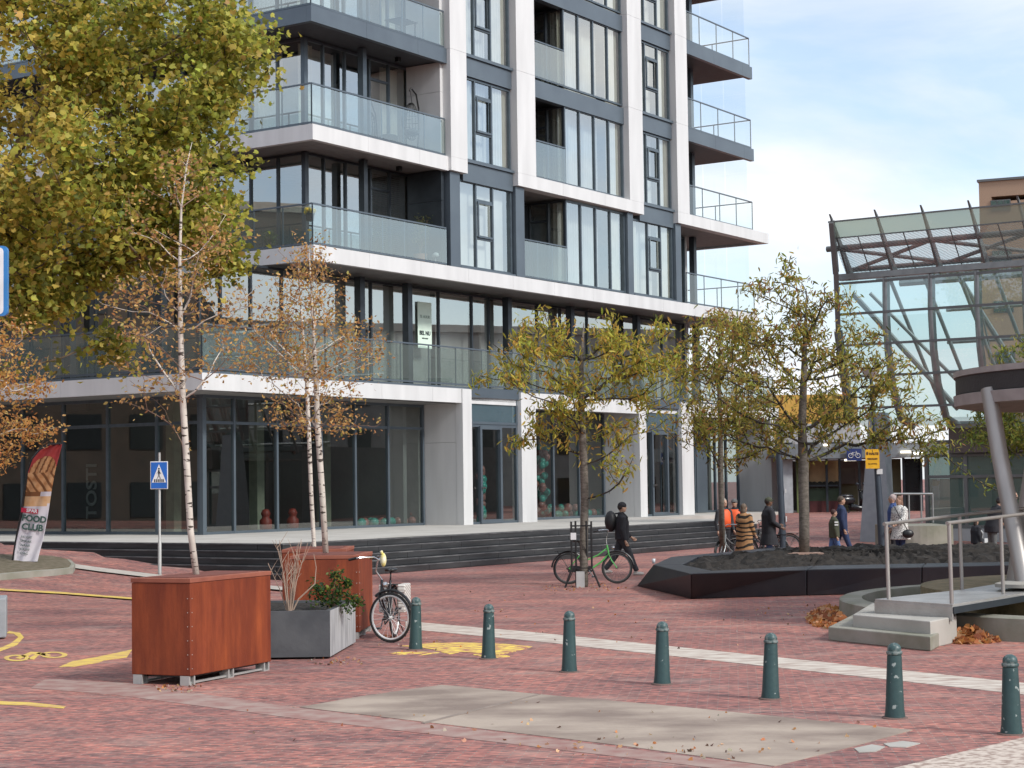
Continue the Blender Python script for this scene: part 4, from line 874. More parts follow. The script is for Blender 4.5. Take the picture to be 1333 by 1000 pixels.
# far side of the hall: slanting columns, rails and roof edge seen through the glass
for i in range(20):
    x = xr0 - 1.2 + i * 1.25; sb('inner_column', STEEL, lambda b: b.tube([(x, 2.8, zt_ + .45), (x + .8, 6.5, zb_ - .2)], .07, 8))
for i in range(6): x = xr0 + .6 + i * 4.0; sb('inner_column', STEEL, lambda b: [b.tube([(x, 5.0, zt_ + .45), (x + 2.2, 8.5, zb_ - .2)], .10, 8), b.tube([(x + .5, 5.0, zt_ + .45), (x + .7, 7.5, zb_)], .04, 6)])
for z in (zt_ - .4, zt_ - 1.6, zt_ - 2.7, zt_ - 3.8, zt_ - 4.6): sb('inner_rail', STEEL, lambda b: b.tube([(xl + 1, 7.0, z), (LEN, 7.0, z)], .07, 7))
sb('roof_beam', STEEL, lambda b: [b.tube([(xl, 2.8, zt_ + .5), (LEN, 2.8, zt_ + .5)], .10, 8), b.tube([(xl, 5.0, zt_ + .5), (LEN, 5.0, zt_ + .5)], .12, 8)])
sb('added_rear_block', mat('rear_render', (.16, .165, .16), .8), lambda b: b.box(gx0 + 4, LEN, 11, 24, 0, zb_ + .2))  # unseen mass added behind the hall to darken what the shop glass mirrors
sb('walkway_deck', STEELD, lambda b: b.box(xl + 3, LEN, 6.5, 9.0, zb_ - .1, zb_ + .1))
sb('roof_beam', mat('brown_fascia', (.11, .085, .075), .6), lambda b: b.box(TX(1236, 560, 1.4)[0], LEN, 1.3, 1.8, zb_ - .95, zb_ - .12))
sb('fascia_trim', STEEL, lambda b: b.box(TX(1236, 560, 1.4)[0], LEN, 1.22, 1.9, zb_ - .12, zb_ + .02))
# ground floor glazing of the hall
gx0 = TX(1207, 640, 1.6)[0]; gz1 = TX(1207, 592, 1.6)[1]; gz0 = TX(1207, 688, 1.6)[1]
def lowglass(b):
    b.box(gx0, LEN, 1.55, 1.68, gz0, gz0 + .12); b.box(gx0, LEN, 1.55, 1.68, gz1 - .08, gz1); zm = TX(1207, 621, 1.6)[1]; b.box(gx0, LEN, 1.56, 1.66, zm - .05, zm + .05)
    for px in (1207, 1258, 1313, 1365, 1420): q = TX(px, 640, 1.6)[0]; b.box(q - .06, q + .06, 1.54, 1.69, gz0 + .01, gz1 - .01)
    for i in range(8): b.box(12 + 2 * i, 12.1 + 2 * i, 1.54, 1.69, gz0 + .01, gz1 - .01)
lo = sb('window', STEELD, lowglass); b = MB(); b.quad((gx0, 1.62, gz0), (LEN, 1.62, gz0), (LEN, 1.62, gz1), (gx0, 1.62, gz1)); b.build('pane', GL_STD, lo)
sb('base_wall', CONCG, lambda b: b.box(gx0 - .2, LEN, 1.45, 1.8, 0, gz0 - .003)); sb('inner_wall', INTM, lambda b: b.box(gx0, LEN, 3.8, 4.0, 0, zb_ - .3)); sb('inner_ceiling', INTM, lambda b: b.box(gx0, LEN, 1.82, 6.4, zb_ - .6, zb_ - .5))
sb('roller_blind', mat('grey_blind', (.42, .44, .43), .8), lambda b: b.box(TX(1260, 600, 2)[0], LEN, 2.0, 2.03, gz1 - .55, gz1 - .05))
# leaning concrete leg at the left
lg = [TX(1122, 715, 0), TX(1160, 715, 0), TX(1128, 560, 0), TX(1148, 560, 0)]
sb('concrete_leg', mat('leg_concrete', (.27, .29, .31), .7, col2=(.23, .25, .27)), lambda b: b.add([(lg[0][0], -.2, 0), (lg[1][0] + .1, -.2, 0), (lg[1][0] - .2, .9, 0), (lg[0][0], .9, 0), (lg[2][0] + .1, .0, lg[2][1] + .6), (lg[3][0], .0, lg[3][1] + .6), (lg[3][0], .7, lg[3][1] + .6), (lg[2][0] + .1, .7, lg[3][1] + .6)], [(0, 3, 2, 1), (4, 5, 6, 7), (0, 1, 5, 4), (1, 2, 6, 5), (2, 3, 7, 6), (3, 0, 4, 7)]))

# covered entrance between block and station
EN = thing('station_entrance', 'low dark glazed entrance building between the apartment block and the station hall', 'building', P(1090, 668, 82)); eb = EN.location.copy(); EN.location = (eb.x, 82, .74)
K = 82 / F
def ex_(px): return (px - 1090) * K
def ez_(py): return (668 - py) * K
def en(name, m, *a): b = MB(); b.box(*a); return b.build(name, m, EN)
en('fascia', mat('grey_fascia', (.16, .175, .19), .5), ex_(1012), ex_(1240), -.6, .2, ez_(597), ez_(578)); en('roof', DARK, ex_(1012), ex_(1240), .21, 16, ez_(594), ez_(584))
en('back_wall', INTM, ex_(1012), ex_(1240), 12, 12.2, 0, ez_(596)); en('side_panel', mat('pale_grey_panel', (.38, .40, .42), .5), ex_(1019), ex_(1033), .0, .3, 0, ez_(597)); en('side_panel', RED_ if 0 else mat('red_wall', (.22, .03, .03), .6), ex_(1034), ex_(1041), 2, 2.2, 0, ez_(610)); en('side_panel', mat('green_wall', (.12, .15, .05), .6), ex_(1040), ex_(1048), .4, .6, 0, ez_(596))
en('display_panel', mat('beige_panel', (.36, .25, .13), .7), ex_(1057), ex_(1098), 1.0, 1.1, ez_(630), ez_(599)); en('display_panel', mat('dark_green_panel', (.03, .06, .03), .5), ex_(1057), ex_(1098), 1.0, 1.1, ez_(652), ez_(632)); en('display_panel', mat('maroon_panel', (.08, .015, .015), .5), ex_(1057), ex_(1098), 1.0, 1.1, 0, ez_(652)); en('display_panel', mat('olive_wall', (.09, .085, .04), .7), ex_(1099), ex_(1126), 1.6, 1.7, 0, ez_(630)); en('door_panel', mat('brown_door', (.05, .035, .03), .6), ex_(1100), ex_(1122), 1.3, 1.4, ez_(630), ez_(610)); en('display_panel', mat('olive_wall', (.09, .085, .04), .7), ex_(1160), ex_(1180), 1.0, 1.1, 0, ez_(598))
b = MB()
for px in (1056, 1081, 1098, 1124, 1160, 1182, 1205): b.box(ex_(px) - .05, ex_(px) + .05, .7, .8, 0, ez_(597))
b.box(ex_(1056), ex_(1098), .72, .78, ez_(633), ez_(631)); b.build('glazing_frame', DARK, EN)
en('dark_glazing', mat('dark_pane', (.015, .017, .018), .25), ex_(1183), ex_(1206), .9, 1.0, 0, ez_(598))
for q in ((1064, 628), (1072, 627), (1080, 629), (1090, 628)): pass
b = MB()
for px in (1060, 1066, 1073, 1080, 1088, 1095): b.ball((ex_(px), .98, ez_(631)), .16, .03, .16, 8, 6)
b.build('crowd_picture', mat('silhouette', (.02, .02, .015), .8), EN)
def lampbar(px0, px1, py, y): b = MB(); b.box(ex_(px0), ex_(px1), y, y + .12, ez_(py) - .04, ez_(py) + .04); m = bpy.data.materials.get('lamp_glow') or bpy.data.materials.new('lamp_glow'); m.use_nodes = True; m.node_tree.nodes['Principled BSDF'].inputs['Emission Color'].default_value = (1, .9, .7, 1); m.node_tree.nodes['Principled BSDF'].inputs['Emission Strength'].default_value = 2.5; b.build('strip_lamp', m, EN)
lampbar(1104, 1119, 599, .5); lampbar(1170, 1183, 590, -.75); lampbar(1186, 1198, 592, -.75); lampbar(1071, 1078, 579.5, -.75)
sg = thing('bicycle_sign', 'dark blue sign with a white bicycle symbol above the entrance', 'sign', P(1112, 592, 81.2)); b = MB(); b.box(-.33, .33, 0, .04, -.27, .27); b.build('plate', mat('dark_blue', (.02, .035, .14), .4), sg)
b = MB()
for cx in (-.16, .16): b.tube([(cx + .1 * math.cos(a), -.012, -.04 + .1 * math.sin(a)) for a in np.linspace(0, 6.28, 17)[:-1]], .014, 5, closed=True)
b.tube([(-.16, -.012, -.04), (-.08, -.012, .1), (.1, -.012, .1), (.0, -.012, -.04), (-.08, -.012, .1)], .012, 5); b.tube([(.16, -.012, -.04), (.08, -.012, .16)], .012, 5); b.build('bicycle_symbol', WHITE, sg)
# buildings beyond
t = thing('ochre_building', 'ochre and grey building far behind the trees beside the station', 'building', P(1060, 640, 105)); t.location.z = .5; K2 = 105 / F
b = MB(); b.box(-2.6, 2.6, 0, 12, 0, (640 - 503) * K2 + .6); b.build('wall', mat('ochre', (.62, .36, .07), .7), t); b = MB(); b.box(-2.7, 2.7, -.1, -.01, 0, (640 - 541) * K2 + .6); b.build('lower_wall', mat('grey_cladding', (.40, .41, .42), .6), t)
b = MB(); [b.box(-2.2 + 1.5 * i, -1.2 + 1.5 * i, -.16, -.11, 2.6, 3.9) for i in range(3)]; b.build('window', DARK, t)
t = thing('brick_tower', 'tall tan brick tower rising behind the glass eave at the right edge', 'building', P(1400, 620, 120)); t.location.z = .5; K3 = 120 / F
t.rotation_euler = (0, 0, R(-24))
TB = mat('tan_brick', (.42, .29, .20), .85, col2=(.34, .23, .16), scale=14, stretch=(1, 1, 3)); th = (620 - 229) * K3 + 1.9
b = MB(); b.box(-113 * K3, 6, 0, 14, 0, th - 1.4); b.box(-113 * K3, -97 * K3, 0, 14, th - 1.4 + .002, th - .0); b.box(-97 * K3 + .002, 6, .0, 14, th - 1.05, th); b.box(-97 * K3 + .002, 6, .5, 14, th - 2.4, th - 1.05 - .002) if 0 else None; b.build('wall', TB, t)
b = MB(); b.box(-113 * K3 - .1, 6, -.12, 14, th, th + .16); b.build('coping', STEELD, t)
for i in range(4): b = MB(); b.box(-98 * K3, -72 * K3, -.05, .0, th - 2.1 - 3.4 * i, th - 1.3 - 3.4 * i); w_ = b.build('window', STEELD, t); b = MB(); [b.box(-97.4 * K3 + .43 * k, -97.4 * K3 + .43 * k + .36, -.08, -.055, th - 2.03 - 3.4 * i, th - 1.36 - 3.4 * i) for k in range(3)]; b.build('pane', GL_STD, w_)
# concrete curved wall and railing before the hall
b = MB(); c = P(1203, 705, 56); pts = []
for a in np.linspace(R(200), R(380), 16): pts.append((c.x + 1.0 * math.cos(a), c.y + .5 + .8 * math.sin(a)))
pts += [(c.x + .9, c.y + 3), (c.x - .9, c.y + 3)]; b.prism(pts, 0, (706 - 672) * 56 / F + .0); tag(b.build('concrete_wall', CONCD), 'rounded weathered concrete wall end below the steel handrail near the station', 'wall')
t = thing('ramp_railing', 'grey steel handrail on the concrete ramp in front of the station glass', 'railing'); b = MB(); rail = [P(1163, 643, 56.5), P(1214, 643, 56.5)]
b.tube(rail, .035, 8); b.build('handrail', STEEL, t)
for px in (1166, 1183, 1199, 1214): b = MB(); a = P(px, 643, 56.5); c = P(px + .5, 672, 56.5); b.tube([a, c - Vector((0, 0, .2))], .03, 7); b.build('post', STEEL, t)

# ------------------------------------------------------------------ round canopy with its plinth and walkway
KC = (10.75, 28.6)
t = thing('round_canopy', 'round shelter canopy with a black band on a leaning steel column', 'canopy', (KC[0], KC[1], 0)); cz0 = 3.36; cz1 = 3.93; rc = 3.72
b = MB(); b.lathe([(rc - .9, cz0 + .10), (rc - .12, cz0), (rc, cz0 + .02), (rc + .02, cz0 + .19), (rc - .03, cz0 + .20)], 72); b.build('rim', mat('canopy_concrete', (.33, .30, .29), .7, col2=(.27, .245, .235)), t, smooth='auto')
b = MB(); b.lathe([(rc - .05, cz0 + .201), (rc - .02, cz0 + .21), (rc - .02, cz1 - .1), (rc - .05, cz1 - .099)], 72); b.build('black_band', mat('black_band', (.03, .029, .03), .6, bump=.3), t, smooth='auto')
b = MB(); b.lathe([(rc - .04, cz1 - .098), (rc + .01, cz1 - .09), (rc + .01, cz1), (.1, cz1 + .08)], 72); b.build('roof_edge', mat('zinc', (.40, .37, .36), .5, .3), t, smooth='auto')
b = MB(); b.lathe([(1.9, cz0 + .12), (2.5, cz0 + .06), (2.6, cz0 + .13)], 48); b.build('ceiling_ring', WHITE, t, smooth='auto')
pt = P(1288, 524, 27.6); pb = P(1334, 762, 26.6)
b = MB(); b.tube([pt + Vector((0, 0, .2)), pt.lerp(pb, .3), pb], .125, 20)
o = b.build('column', STEELS, t, smooth='auto'); o.location = (-KC[0], -KC[1], 0)
b = MB(); b.tube([P(1327, 669, 28.9), P(1345, 760, 27.5)], .09, 16); o = b.build('strut', STEELS, t, smooth='auto'); o.location = (-KC[0], -KC[1], 0)
b = MB(); b.lathe([(.42, -.02), (.42, .03), (.3, .06)], 24, (pb.x, pb.y, pb.z)); o = b.build('base_flange', CONC, t, smooth='auto'); o.location = (-KC[0], -KC[1], 0)
for ang in (60, 150): a = R(ang); b = MB(); b.tube([(2.4 * math.cos(a), 2.4 * math.sin(a), cz0 + .1), (3 * math.cos(a), 3 * math.sin(a), .3)], .145, 16); b.build('column', STEELS, t, smooth='auto')
t = thing('canopy_plinth', 'low round concrete plinth with moss under the canopy, with two straight steps', 'plinth', (0, 0, 0))
c0 = (10.55, 29.0); rr = 5.35
b = MB(); b.lathe([(rr + .02, 0), (rr, .31), (rr - .03, .33), (rr - .36, .33), (rr - .38, .24), (rr - .4, .05)], 96, (c0[0], c0[1], 0)); b.build('ring_wall', CONCD, t, smooth='auto')
b = MB(); b.lathe([(rr - .5, .0), (rr - .5, .12), (.2, .18)], 64, (c0[0], c0[1], 0)); b.build('infill', mat('mossy_gravel', (.20, .155, .09), .95, col2=(.13, .12, .05), scale=5, bump=1, bscale=20), t)
b = MB(); b.lathe([(rr - 1.3, .1), (rr - 1.3, .52), (.2, .56)], 64, (c0[0], c0[1], 0)); b.build('inner_drum', mat('mossy_concrete', (.26, .20, .12), .95, col2=(.15, .13, .07), scale=4, bump=.8), t)
def block(name, m, pts, z0, z1, bevel=.015): b = MB(); q = [G(x, y, z1) for x, y in pts]; a = sum(q[i].x * q[(i + 1) % len(q)].y - q[(i + 1) % len(q)].x * q[i].y for i in range(len(q))); q = q if a > 0 else q[::-1]; b.prism([(p.x, p.y) for p in q], z0, z1); return b.build(name, m, t, bevel=bevel)
block('lower_step', CONCD, [(1078, 816), (1211, 829), (1245, 812), (1110, 800)], 0, .19)
block('upper_step', CONC, [(1110, 800), (1211, 809), (1245, 802), (1243, 792), (1135, 785)], 0, .36)
t = thing('metal_walkway', 'tread plate walkway ramp rising to the canopy between two stainless railings', 'walkway', (0, 0, 0))
w = [P(1139, 780, 25.9), P(1240, 787, 24.9), P(1420, 757.5, 27.2), P(1420, 740, 29.6), P(1253, 767.5, 27.6)]
b = MB(); n = len(w); up = Vector((0, 0, .05)); vs = [p for p in w] + [p - up for p in w]; b.add(vs, [list(range(n))[::-1][::-1], list(range(n, 2 * n))[::-1]] + [(i, n + i, n + (i + 1) % n, (i + 1) % n) for i in range(n)])
TREAD = mat('tread_plate', (.52, .51, .49), .42, .7, col2=(.42, .41, .39), scale=3)
def tread(m):
    nt = m.node_tree; b_ = nt.nodes['Principled BSDF']; tc = nt.nodes.new('ShaderNodeTexCoord'); v = nt.nodes.new('ShaderNodeTexChecker'); v.inputs['Scale'].default_value = 22; mp = nt.nodes.new('ShaderNodeMapping'); mp.inputs['Rotation'].default_value = (0, 0, .6)
    nt.links.new(tc.outputs['Object'], mp.inputs[0]); nt.links.new(mp.outputs[0], v.inputs[0]); bp = nt.nodes.new('ShaderNodeBump'); bp.inputs['Strength'].default_value = .5; bp.inputs['Distance'].default_value = .01; nt.links.new(v.outputs['Fac'], bp.inputs['Height']); nt.links.new(bp.outputs[0], b_.inputs['Normal'])
tread(TREAD); b.build('deck', TREAD, t)
b = MB(); b.bar(w[0] - Vector((0, 0, .13)), w[1] - Vector((0, 0, .13)), .03, .2); b.build('front_plate', TREAD, t); b = MB(); b.bar(w[1] - Vector((0, 0, .08)), w[2] - Vector((0, 0, .08)), .04, .09); b.build('side_beam', DARK, t)
def railing(posts, hz, ext):
    tops = []
    for px, py, pty, Y in posts:
        a = P(px, py, Y); c = P(px - .035 * (py - pty) + 0, pty, Y); b = MB(); b.tube([a, c], .028, 12); b.build('post', STEELS, t, smooth='auto'); tops.append(c)
    b = MB(); b.tube([tops[0] + (tops[0] - tops[1]).normalized() * .06] + tops + [P(*ext)], .026, 12); b.build('handrail', STEELS, t, smooth='auto')
railing([(1157, 780, 682, 25.9), (1252.5, 768, 671, 27.6), (1345, 757, 661, 28.8)], 1, (1420, 652, 29.8))
railing([(1239, 786, 681, 24.9), (1306, 772, 673, 26.1), (1360, 765, 666, 26.8)], 1, (1420, 659, 27.6))

# ------------------------------------------------------------------ soil bed with black edging
t = thing('planting_bed', 'wide planting bed of dark soil with sloping black edging blocks', 'planter', (0, 0, 0))
ob = [G(829, 763), G(900, 780), G(1050, 775.5), G(1200, 772), G(1345, 768), Vector((14, 40, 0)), Vector((14, 47.5, 0)), Vector((6.5, 47.5, 0)), Vector((3.2, 42.5, 0))]
zt = .52
oT = [G(851, 735, zt), G(899.5, 747, zt), G(1050, 741.5, zt), G(1200, 738, zt), G(1345, 735, zt), Vector((13.8, 40.2, zt)), Vector((13.8, 47.3, zt)), Vector((6.6, 47.2, zt)), Vector((3.6, 42.3, zt))]
iT = [G(888, 735, zt), G(927, 743, zt), G(1060, 736.5, zt), G(1205, 733.5, zt), G(1345, 731, zt), Vector((13.2, 40.9, zt)), Vector((13.2, 46.7, zt)), Vector((6.9, 46.6, zt)), Vector((4.2, 42.1, zt))]
for i in range(len(ob)):
    j = (i + 1) % len(ob); e = .012; A = lambda L_: (L_[i].lerp(L_[j], e if 0 else .003), L_[i].lerp(L_[j], .997))
    o0, o1 = A(ob); t0, t1 = A(oT); i0, i1 = A(iT); dn = Vector((0, 0, .4)); b = MB(); b.add([o0, o1, t1, t0, i1, i0, i1 - dn, i0 - dn], [(0, 1, 2, 3), (3, 2, 4, 5), (5, 4, 6, 7), (0, 3, 5, 7), (1, 6, 4, 2), (0, 7, 6, 1)]); b.build('edging_block', RUBBER, t, bevel=.02)
cen = sum(iT, Vector()) / len(iT); rings = 26; seg = 160; V = []; per = []
tot = [(iT[(i + 1) % len(iT)] - iT[i]).length for i in range(len(iT))]; S_ = sum(tot)
for k in range(seg):
    d = S_ * k / seg; i = 0
    while d > tot[i]: d -= tot[i]; i += 1
    per.append(iT[i].lerp(iT[(i + 1) % len(iT)], d / tot[i]))
for r_ in range(rings + 1):
    f = r_ / rings
    for p in per:
        q = p.lerp(cen, f * .98); hgt = .46 + .15 * ss(0, .5, f) + (random.uniform(-.09, .09) if r_ else -.03) + .05 * math.sin(q.x * 2.1) * math.sin(q.y * 1.7); V.append((q.x, q.y, hgt))
b = MB(); b.add(V, [(r_ * seg + k, r_ * seg + (k + 1) % seg, (r_ + 1) * seg + (k + 1) % seg, (r_ + 1) * seg + k) for r_ in range(rings) for k in range(seg)] + [tuple(range(rings * seg, (rings + 1) * seg))]); b.build('soil', SOIL, t)
b = MB(); b.box(-.4, .4, -.3, .3, 0, .03); c = P(1046, 722, 40.3); o = b.build('tree_base_slab', mat('tan_slab', (.34, .22, .17), .8), t); o.location = c - Vector((0, 0, -.01))
b = MB(); b.lathe([(.03, 0), (.04, .1), (.038, .1)], 10); o = b.build('drinking_cup', mat('clear_cup', (.55, .58, .6), .2), smooth=True); o.location = G(851, 733.5, .52); tag(o, 'small clear cup standing on the left tip of the black edging', 'cup')

# ------------------------------------------------------------------ planters
def rust_planter(corner, dl, dr, wl, wr, z0, z1, label, feet=True):
    """corner: front corner on the ground; dl, dr unit directions of its two visible faces"""
    t = thing('rust_planter', label, 'planter', (corner[0], corner[1], 0), math.atan2(dr[1], dr[0]), 'rust steel planters')
    # local x along dr, local y along dl
    b = MB(); b.box(0, wr, 0, wl, z0, z1 - .055); b.build('box', RUST, t, bevel=.008)
    b = MB(); b.box(-.008, wr + .008, -.008, wl + .008, z1 - .052, z1); b.build('top_rim', mat('rust_lid', (.22, .065, .04), .7, .1, col2=(.30, .10, .06), scale=3), t, bevel=.006)
    b = MB(); b.box(.12, wr - .12, .1, wl - .1, z1 + .001, z1 + .006); b.build('lid_seam', mat('rust_seam', (.17, .05, .035), .8), t)
    b = MB()
    for z in np.arange(z0 + .08, z1 - .1, .16): b.ball((.035, -.002, z), .006, n=6, m=4); b.ball((-.002, .035, z), .006, n=6, m=4)
    b.build('rivets', GALV, t)
    if feet:
        for x in (.0, wr * .5 - .06, wr - .14):
            for y in (.02, wl - .14): b = MB(); b.box(x, x + .03, y, y + .12, .012, z0 - .002); b.box(x + .10, x + .13, y, y + .12, .012, z0 - .002); b.box(x, x + .13, y, y + .12, 0, .012); b.build('foot', GALV, t)
        b = MB(); b.box(.05, wr - .05, .05, .09, .013, .035); b.box(.05, wr - .05, wl - .09, wl - .05, .013, .035); b.build('skid', GALV, t); b = MB(); b.box(.1, wr - .1, .1, wl - .1, z0 - .03, z0 - .001); b.build('underside', BLACK, t)
    return t
A = G(248, 893); d1 = Vector((.39, .92, 0)).normalized()
rust_planter((A.x, A.y), (-d1.y, d1.x), d1, .80, 1.80, .11, 1.22, 'large rust steel planter in front, nearest the camera')
A = G(468, 832); d1 = Vector((.05, 1, 0)).normalized()
rust_planter((A.x, A.y), (-d1.y, d1.x), d1, 1.02, 1.55, .10, 1.23, 'rust steel planter between the stone trough and the black bicycle')
A = P(452, 760, 29.4)
rust_planter((A.x - .02, 29.4), (-1, 0), (0, 1), 1.02, 1.5, .10, 1.25, 'rearmost rust steel planter, mostly hidden behind another planter')
# stone trough
STONE = mat('dark_stone', (.055, .06, .066), .6, col2=(.09, .095, .10), scale=2.5, bump=.15); STONE_LIT = mat('lit_stone_face', (.40, .405, .41), .8, col2=(.26, .265, .27), scale=3, stretch=(3, 3, .6), bump=.2, detail=8)  # paler copy puts the light on the trough's right face into its colour
C0 = G(430, 858); C1 = G(463, 838.5); dr = (C1 - C0); wr = dr.length; dr.normalize(); t = thing('stone_trough', 'dark grey stone trough planter, streaky right side coloured pale as if sunlit', 'planter', (C0.x, C0.y, 0), math.atan2(dr.y, dr.x))
b = MB(); wl = 1.55; zt = .63; sk = .12   # hollow box with rim
b.cur = 0; vs = [(0, 0, 0.03), (wr, 0, 0.03), (wr, wl, 0.03), (-sk, wl, 0.03), (0, 0, zt), (wr, 0, zt), (wr, wl, zt), (-sk, wl, zt), (.07, .07, zt), (wr - .07, .07, zt), (wr - .07, wl - .07, zt), (.07 - sk, wl - .07, zt), (.07, .07, zt - .09), (wr - .07, .07, zt - .09), (wr - .07, wl - .07, zt - .09), (.07 - sk, wl - .07, zt - .09)]
b.add(vs, [(0, 1, 5, 4)]); b.mi[-1] = 1
b.f += [[1, 2, 6, 5], [2, 3, 7, 6], [3, 0, 4, 7], [0, 3, 2, 1], [4, 5, 9, 8], [5, 6, 10, 9], [6, 7, 11, 10], [7, 4, 8, 11], [8, 9, 13, 12], [9, 10, 14, 13], [10, 11, 15, 14], [11, 8, 12, 15]]; b.mi += [0] * 12
b.build('trough', [STONE, STONE_LIT], t)
b = MB(); nx_ = 14; ny_ = 14; b.add([(.05 + (wr - .1) * i / nx_ - sk * j / ny_ * .5, .05 + (wl - .1) * j / ny_, zt - .05 + random.uniform(-.02, .03)) for j in range(ny_ + 1) for i in range(nx_ + 1)], [(j * (nx_ + 1) + i, j * (nx_ + 1) + i + 1, (j + 1) * (nx_ + 1) + i + 1, (j + 1) * (nx_ + 1) + i) for j in range(ny_) for i in range(nx_)]); b.build('soil', SOIL, t)
# bare shrub and green shrub in the trough
def bare_shrub(base, label, h=.95):
    t = thing('bare_shrub', label, 'shrub', base); b = MB()
    for k in range(15):
        a = random.random() * 6.28; s = random.uniform(.08, .42); hh = h * random.uniform(.55, 1.05); p = [Vector((0.03 * math.cos(a), .03 * math.sin(a), 0)), Vector((s * .35 * math.cos(a), s * .3 * math.sin(a), hh * .45)), Vector((s * .8 * math.cos(a + .2), s * .5 * math.sin(a + .2), hh))]
        b.tube(p, [.011, .007, .003], 5)
        for q in range(3): o = p[1].lerp(p[2], random.uniform(0, .8)); b.tube([o, o + Vector((random.uniform(-.14, .14), random.uniform(-.1, .1), random.uniform(.12, .28)))], [.005, .002], 4)
    b.tube([(0.03, 0, .0), (.12, 0, .18), (.34, 0, .38), (.36, 0, .60), (.33, 0, .78)], [.012, .011, .009, .006, .004], 6)
    b.build('stems', mat('dry_stem', (.40, .29, .22), .85), t); return t
q = P(377, 795, 24.6); bare_shrub((q.x, q.y, .57), 'bare leafless shrub with pale twigs in the stone trough')
t = thing('green_shrub', 'dark green leafy shrub at the right end of the stone trough', 'shrub', P(432, 792, 24.9)); t.location.z = .58; b = MB(); tips = []
for dx, dz, r_ in ((-.16, .16, .14), (-.2, .30, .10), (.02, .12, .12), (.10, .34, .10), (.06, .46, .08), (.22, .36, .05), (.24, .08, .12), (.33, .12, .08), (-.05, .22, .12), (.14, .2, .1)):
    b.tube([(0, 0, 0), (dx * .5, 0, dz * .6), (dx, random.uniform(-.1, .1), dz)], [.012, .008, .004], 5); tips.append((dx, 0, dz, r_))
b.build('stem', TWIG, t); tp = np.array(tips); idx = RNG.integers(0, len(tips), 1150); leaves('foliage', tp[idx, :3] + RNG.normal(size=(1150, 3)) * tp[idx, 3:4] * .62, .05 * (.7 + .6 * RNG.random(1150)), pick([(.03, .07, .025), (.06, .12, .03), (.12, .17, .04), (.30, .30, .05)], 1150, [.4, .35, .2, .05]), t, 'oval', -.2)
# planter at the left edge
q = G(8, 832); b = MB(); b.box(-1.2, 0, 0, .9, .02, .62); b.box(-1.24, .02, -.02, .92, .55, .64) if 0 else None; o = b.build('grey_planter', mat('pale_planter', (.30, .32, .33), .7, col2=(.24, .26, .27), scale=3), bevel=.02); o.location = (q.x, q.y, 0); o.rotation_euler = (0, 0, .25); tag(o, 'pale grey planter box cut off by the left edge of the picture', 'planter')

# ------------------------------------------------------------------ bollards
def bollard_parts():
    t = thing('bollard', '', 'bollard', (0, 0, 0), 0, 'green cast iron bollards in a row')
    b = MB(); b.lathe([(.098, -.02), (.096, .03), (.088, .09), (.068, .60), (.066, .615)], 24); b.build('shaft', bollard_mat(), t, smooth='auto')
    b = MB(); b.lathe([(.066, .616), (.074, .622), (.076, .635), (.072, .648), (.064, .652), (.066, .665), (.062, .69), (.048, .712), (.026, .726), (.002, .731)], 24); b.build('cap', mat('bollard_cap', (.035, .075, .075), .45, col2=(.16, .19, .18), scale=18, lo=.5, hi=.62), t, smooth='auto')
    b = MB(); b.lathe([(.125, 0), (.12, .012), (.098, .016)], 20); b.build('collar', mat('joint_mortar', (.16, .10, .085), .9), t); return t
bm = bollard_mat(); nt = bm.node_tree; pb_ = nt.nodes['Principled BSDF']; src = pb_.inputs['Base Color'].links[0].from_socket
tcn = nt.nodes.new('ShaderNodeTexCoord'); oi = nt.nodes.new('ShaderNodeObjectInfo'); vv = nt.nodes.new('ShaderNodeVectorMath'); vv.operation = 'ADD'; sc_ = nt.nodes.new('ShaderNodeVectorMath'); sc_.operation = 'SCALE'; sc_.inputs['Scale'].default_value = 7
nt.links.new(oi.outputs['Location'], sc_.inputs[0]); nt.links.new(tcn.outputs['Object'], vv.inputs[0]); nt.links.new(sc_.outputs[0], vv.inputs[1])
nn = nt.nodes.new('ShaderNodeTexNoise'); nn.inputs['Scale'].default_value = 13; nn.inputs['Detail'].default_value = 5; nt.links.new(vv.outputs[0], nn.inputs[0]); rr_ = nt.nodes.new('ShaderNodeValToRGB'); rr_.color_ramp.elements[0].position = .65; rr_.color_ramp.elements[1].position = .68; rr_.color_ramp.elements[1].color = (.8, .8, .8, 1); nt.links.new(nn.outputs['Fac'], rr_.inputs[0])
mm = nt.nodes.new('ShaderNodeMix'); mm.data_type = 'RGBA'; mm.inputs['B'].default_value = (.35, .40, .38, 1); nt.links.new(rr_.outputs[0], mm.inputs['Factor']); nt.links.new(src, mm.inputs['A']); nt.links.new(mm.outputs['Result'], pb_.inputs['Base Color'])
proto = bollard_parts()
for i, (px, py, top, lab) in enumerate([(541, 848, 778, 'green bollard beside the black bicycle wheel'), (636, 860, 787, 'green bollard standing in front of the yellow paint splash'), (741, 877, 796, 'green bollard with chipped foot, between the yellow splash and the concrete pad'), (862, 893, 810, 'green bollard above the middle of the concrete pad'), (1003, 912, 825, 'fifth green bollard from the black bicycle'), (1165, 937, 838, 'scuffed green bollard beside the right corner of the concrete pad'), (1317, 958, 853, 'green bollard nearest the camera at the right edge')]):
    o = proto if i == 0 else copy_tree(proto); p = G(px, py - 2); o.location = (p.x, p.y, 0); o['label'] = lab
    hpx = (py - 2 - top) * p.y / F / .731; o.scale = (1, 1, hpx); o.rotation_euler = (random.uniform(-.015, .015), R(-1.0) + random.uniform(-.012, .0), random.uniform(0, 6))

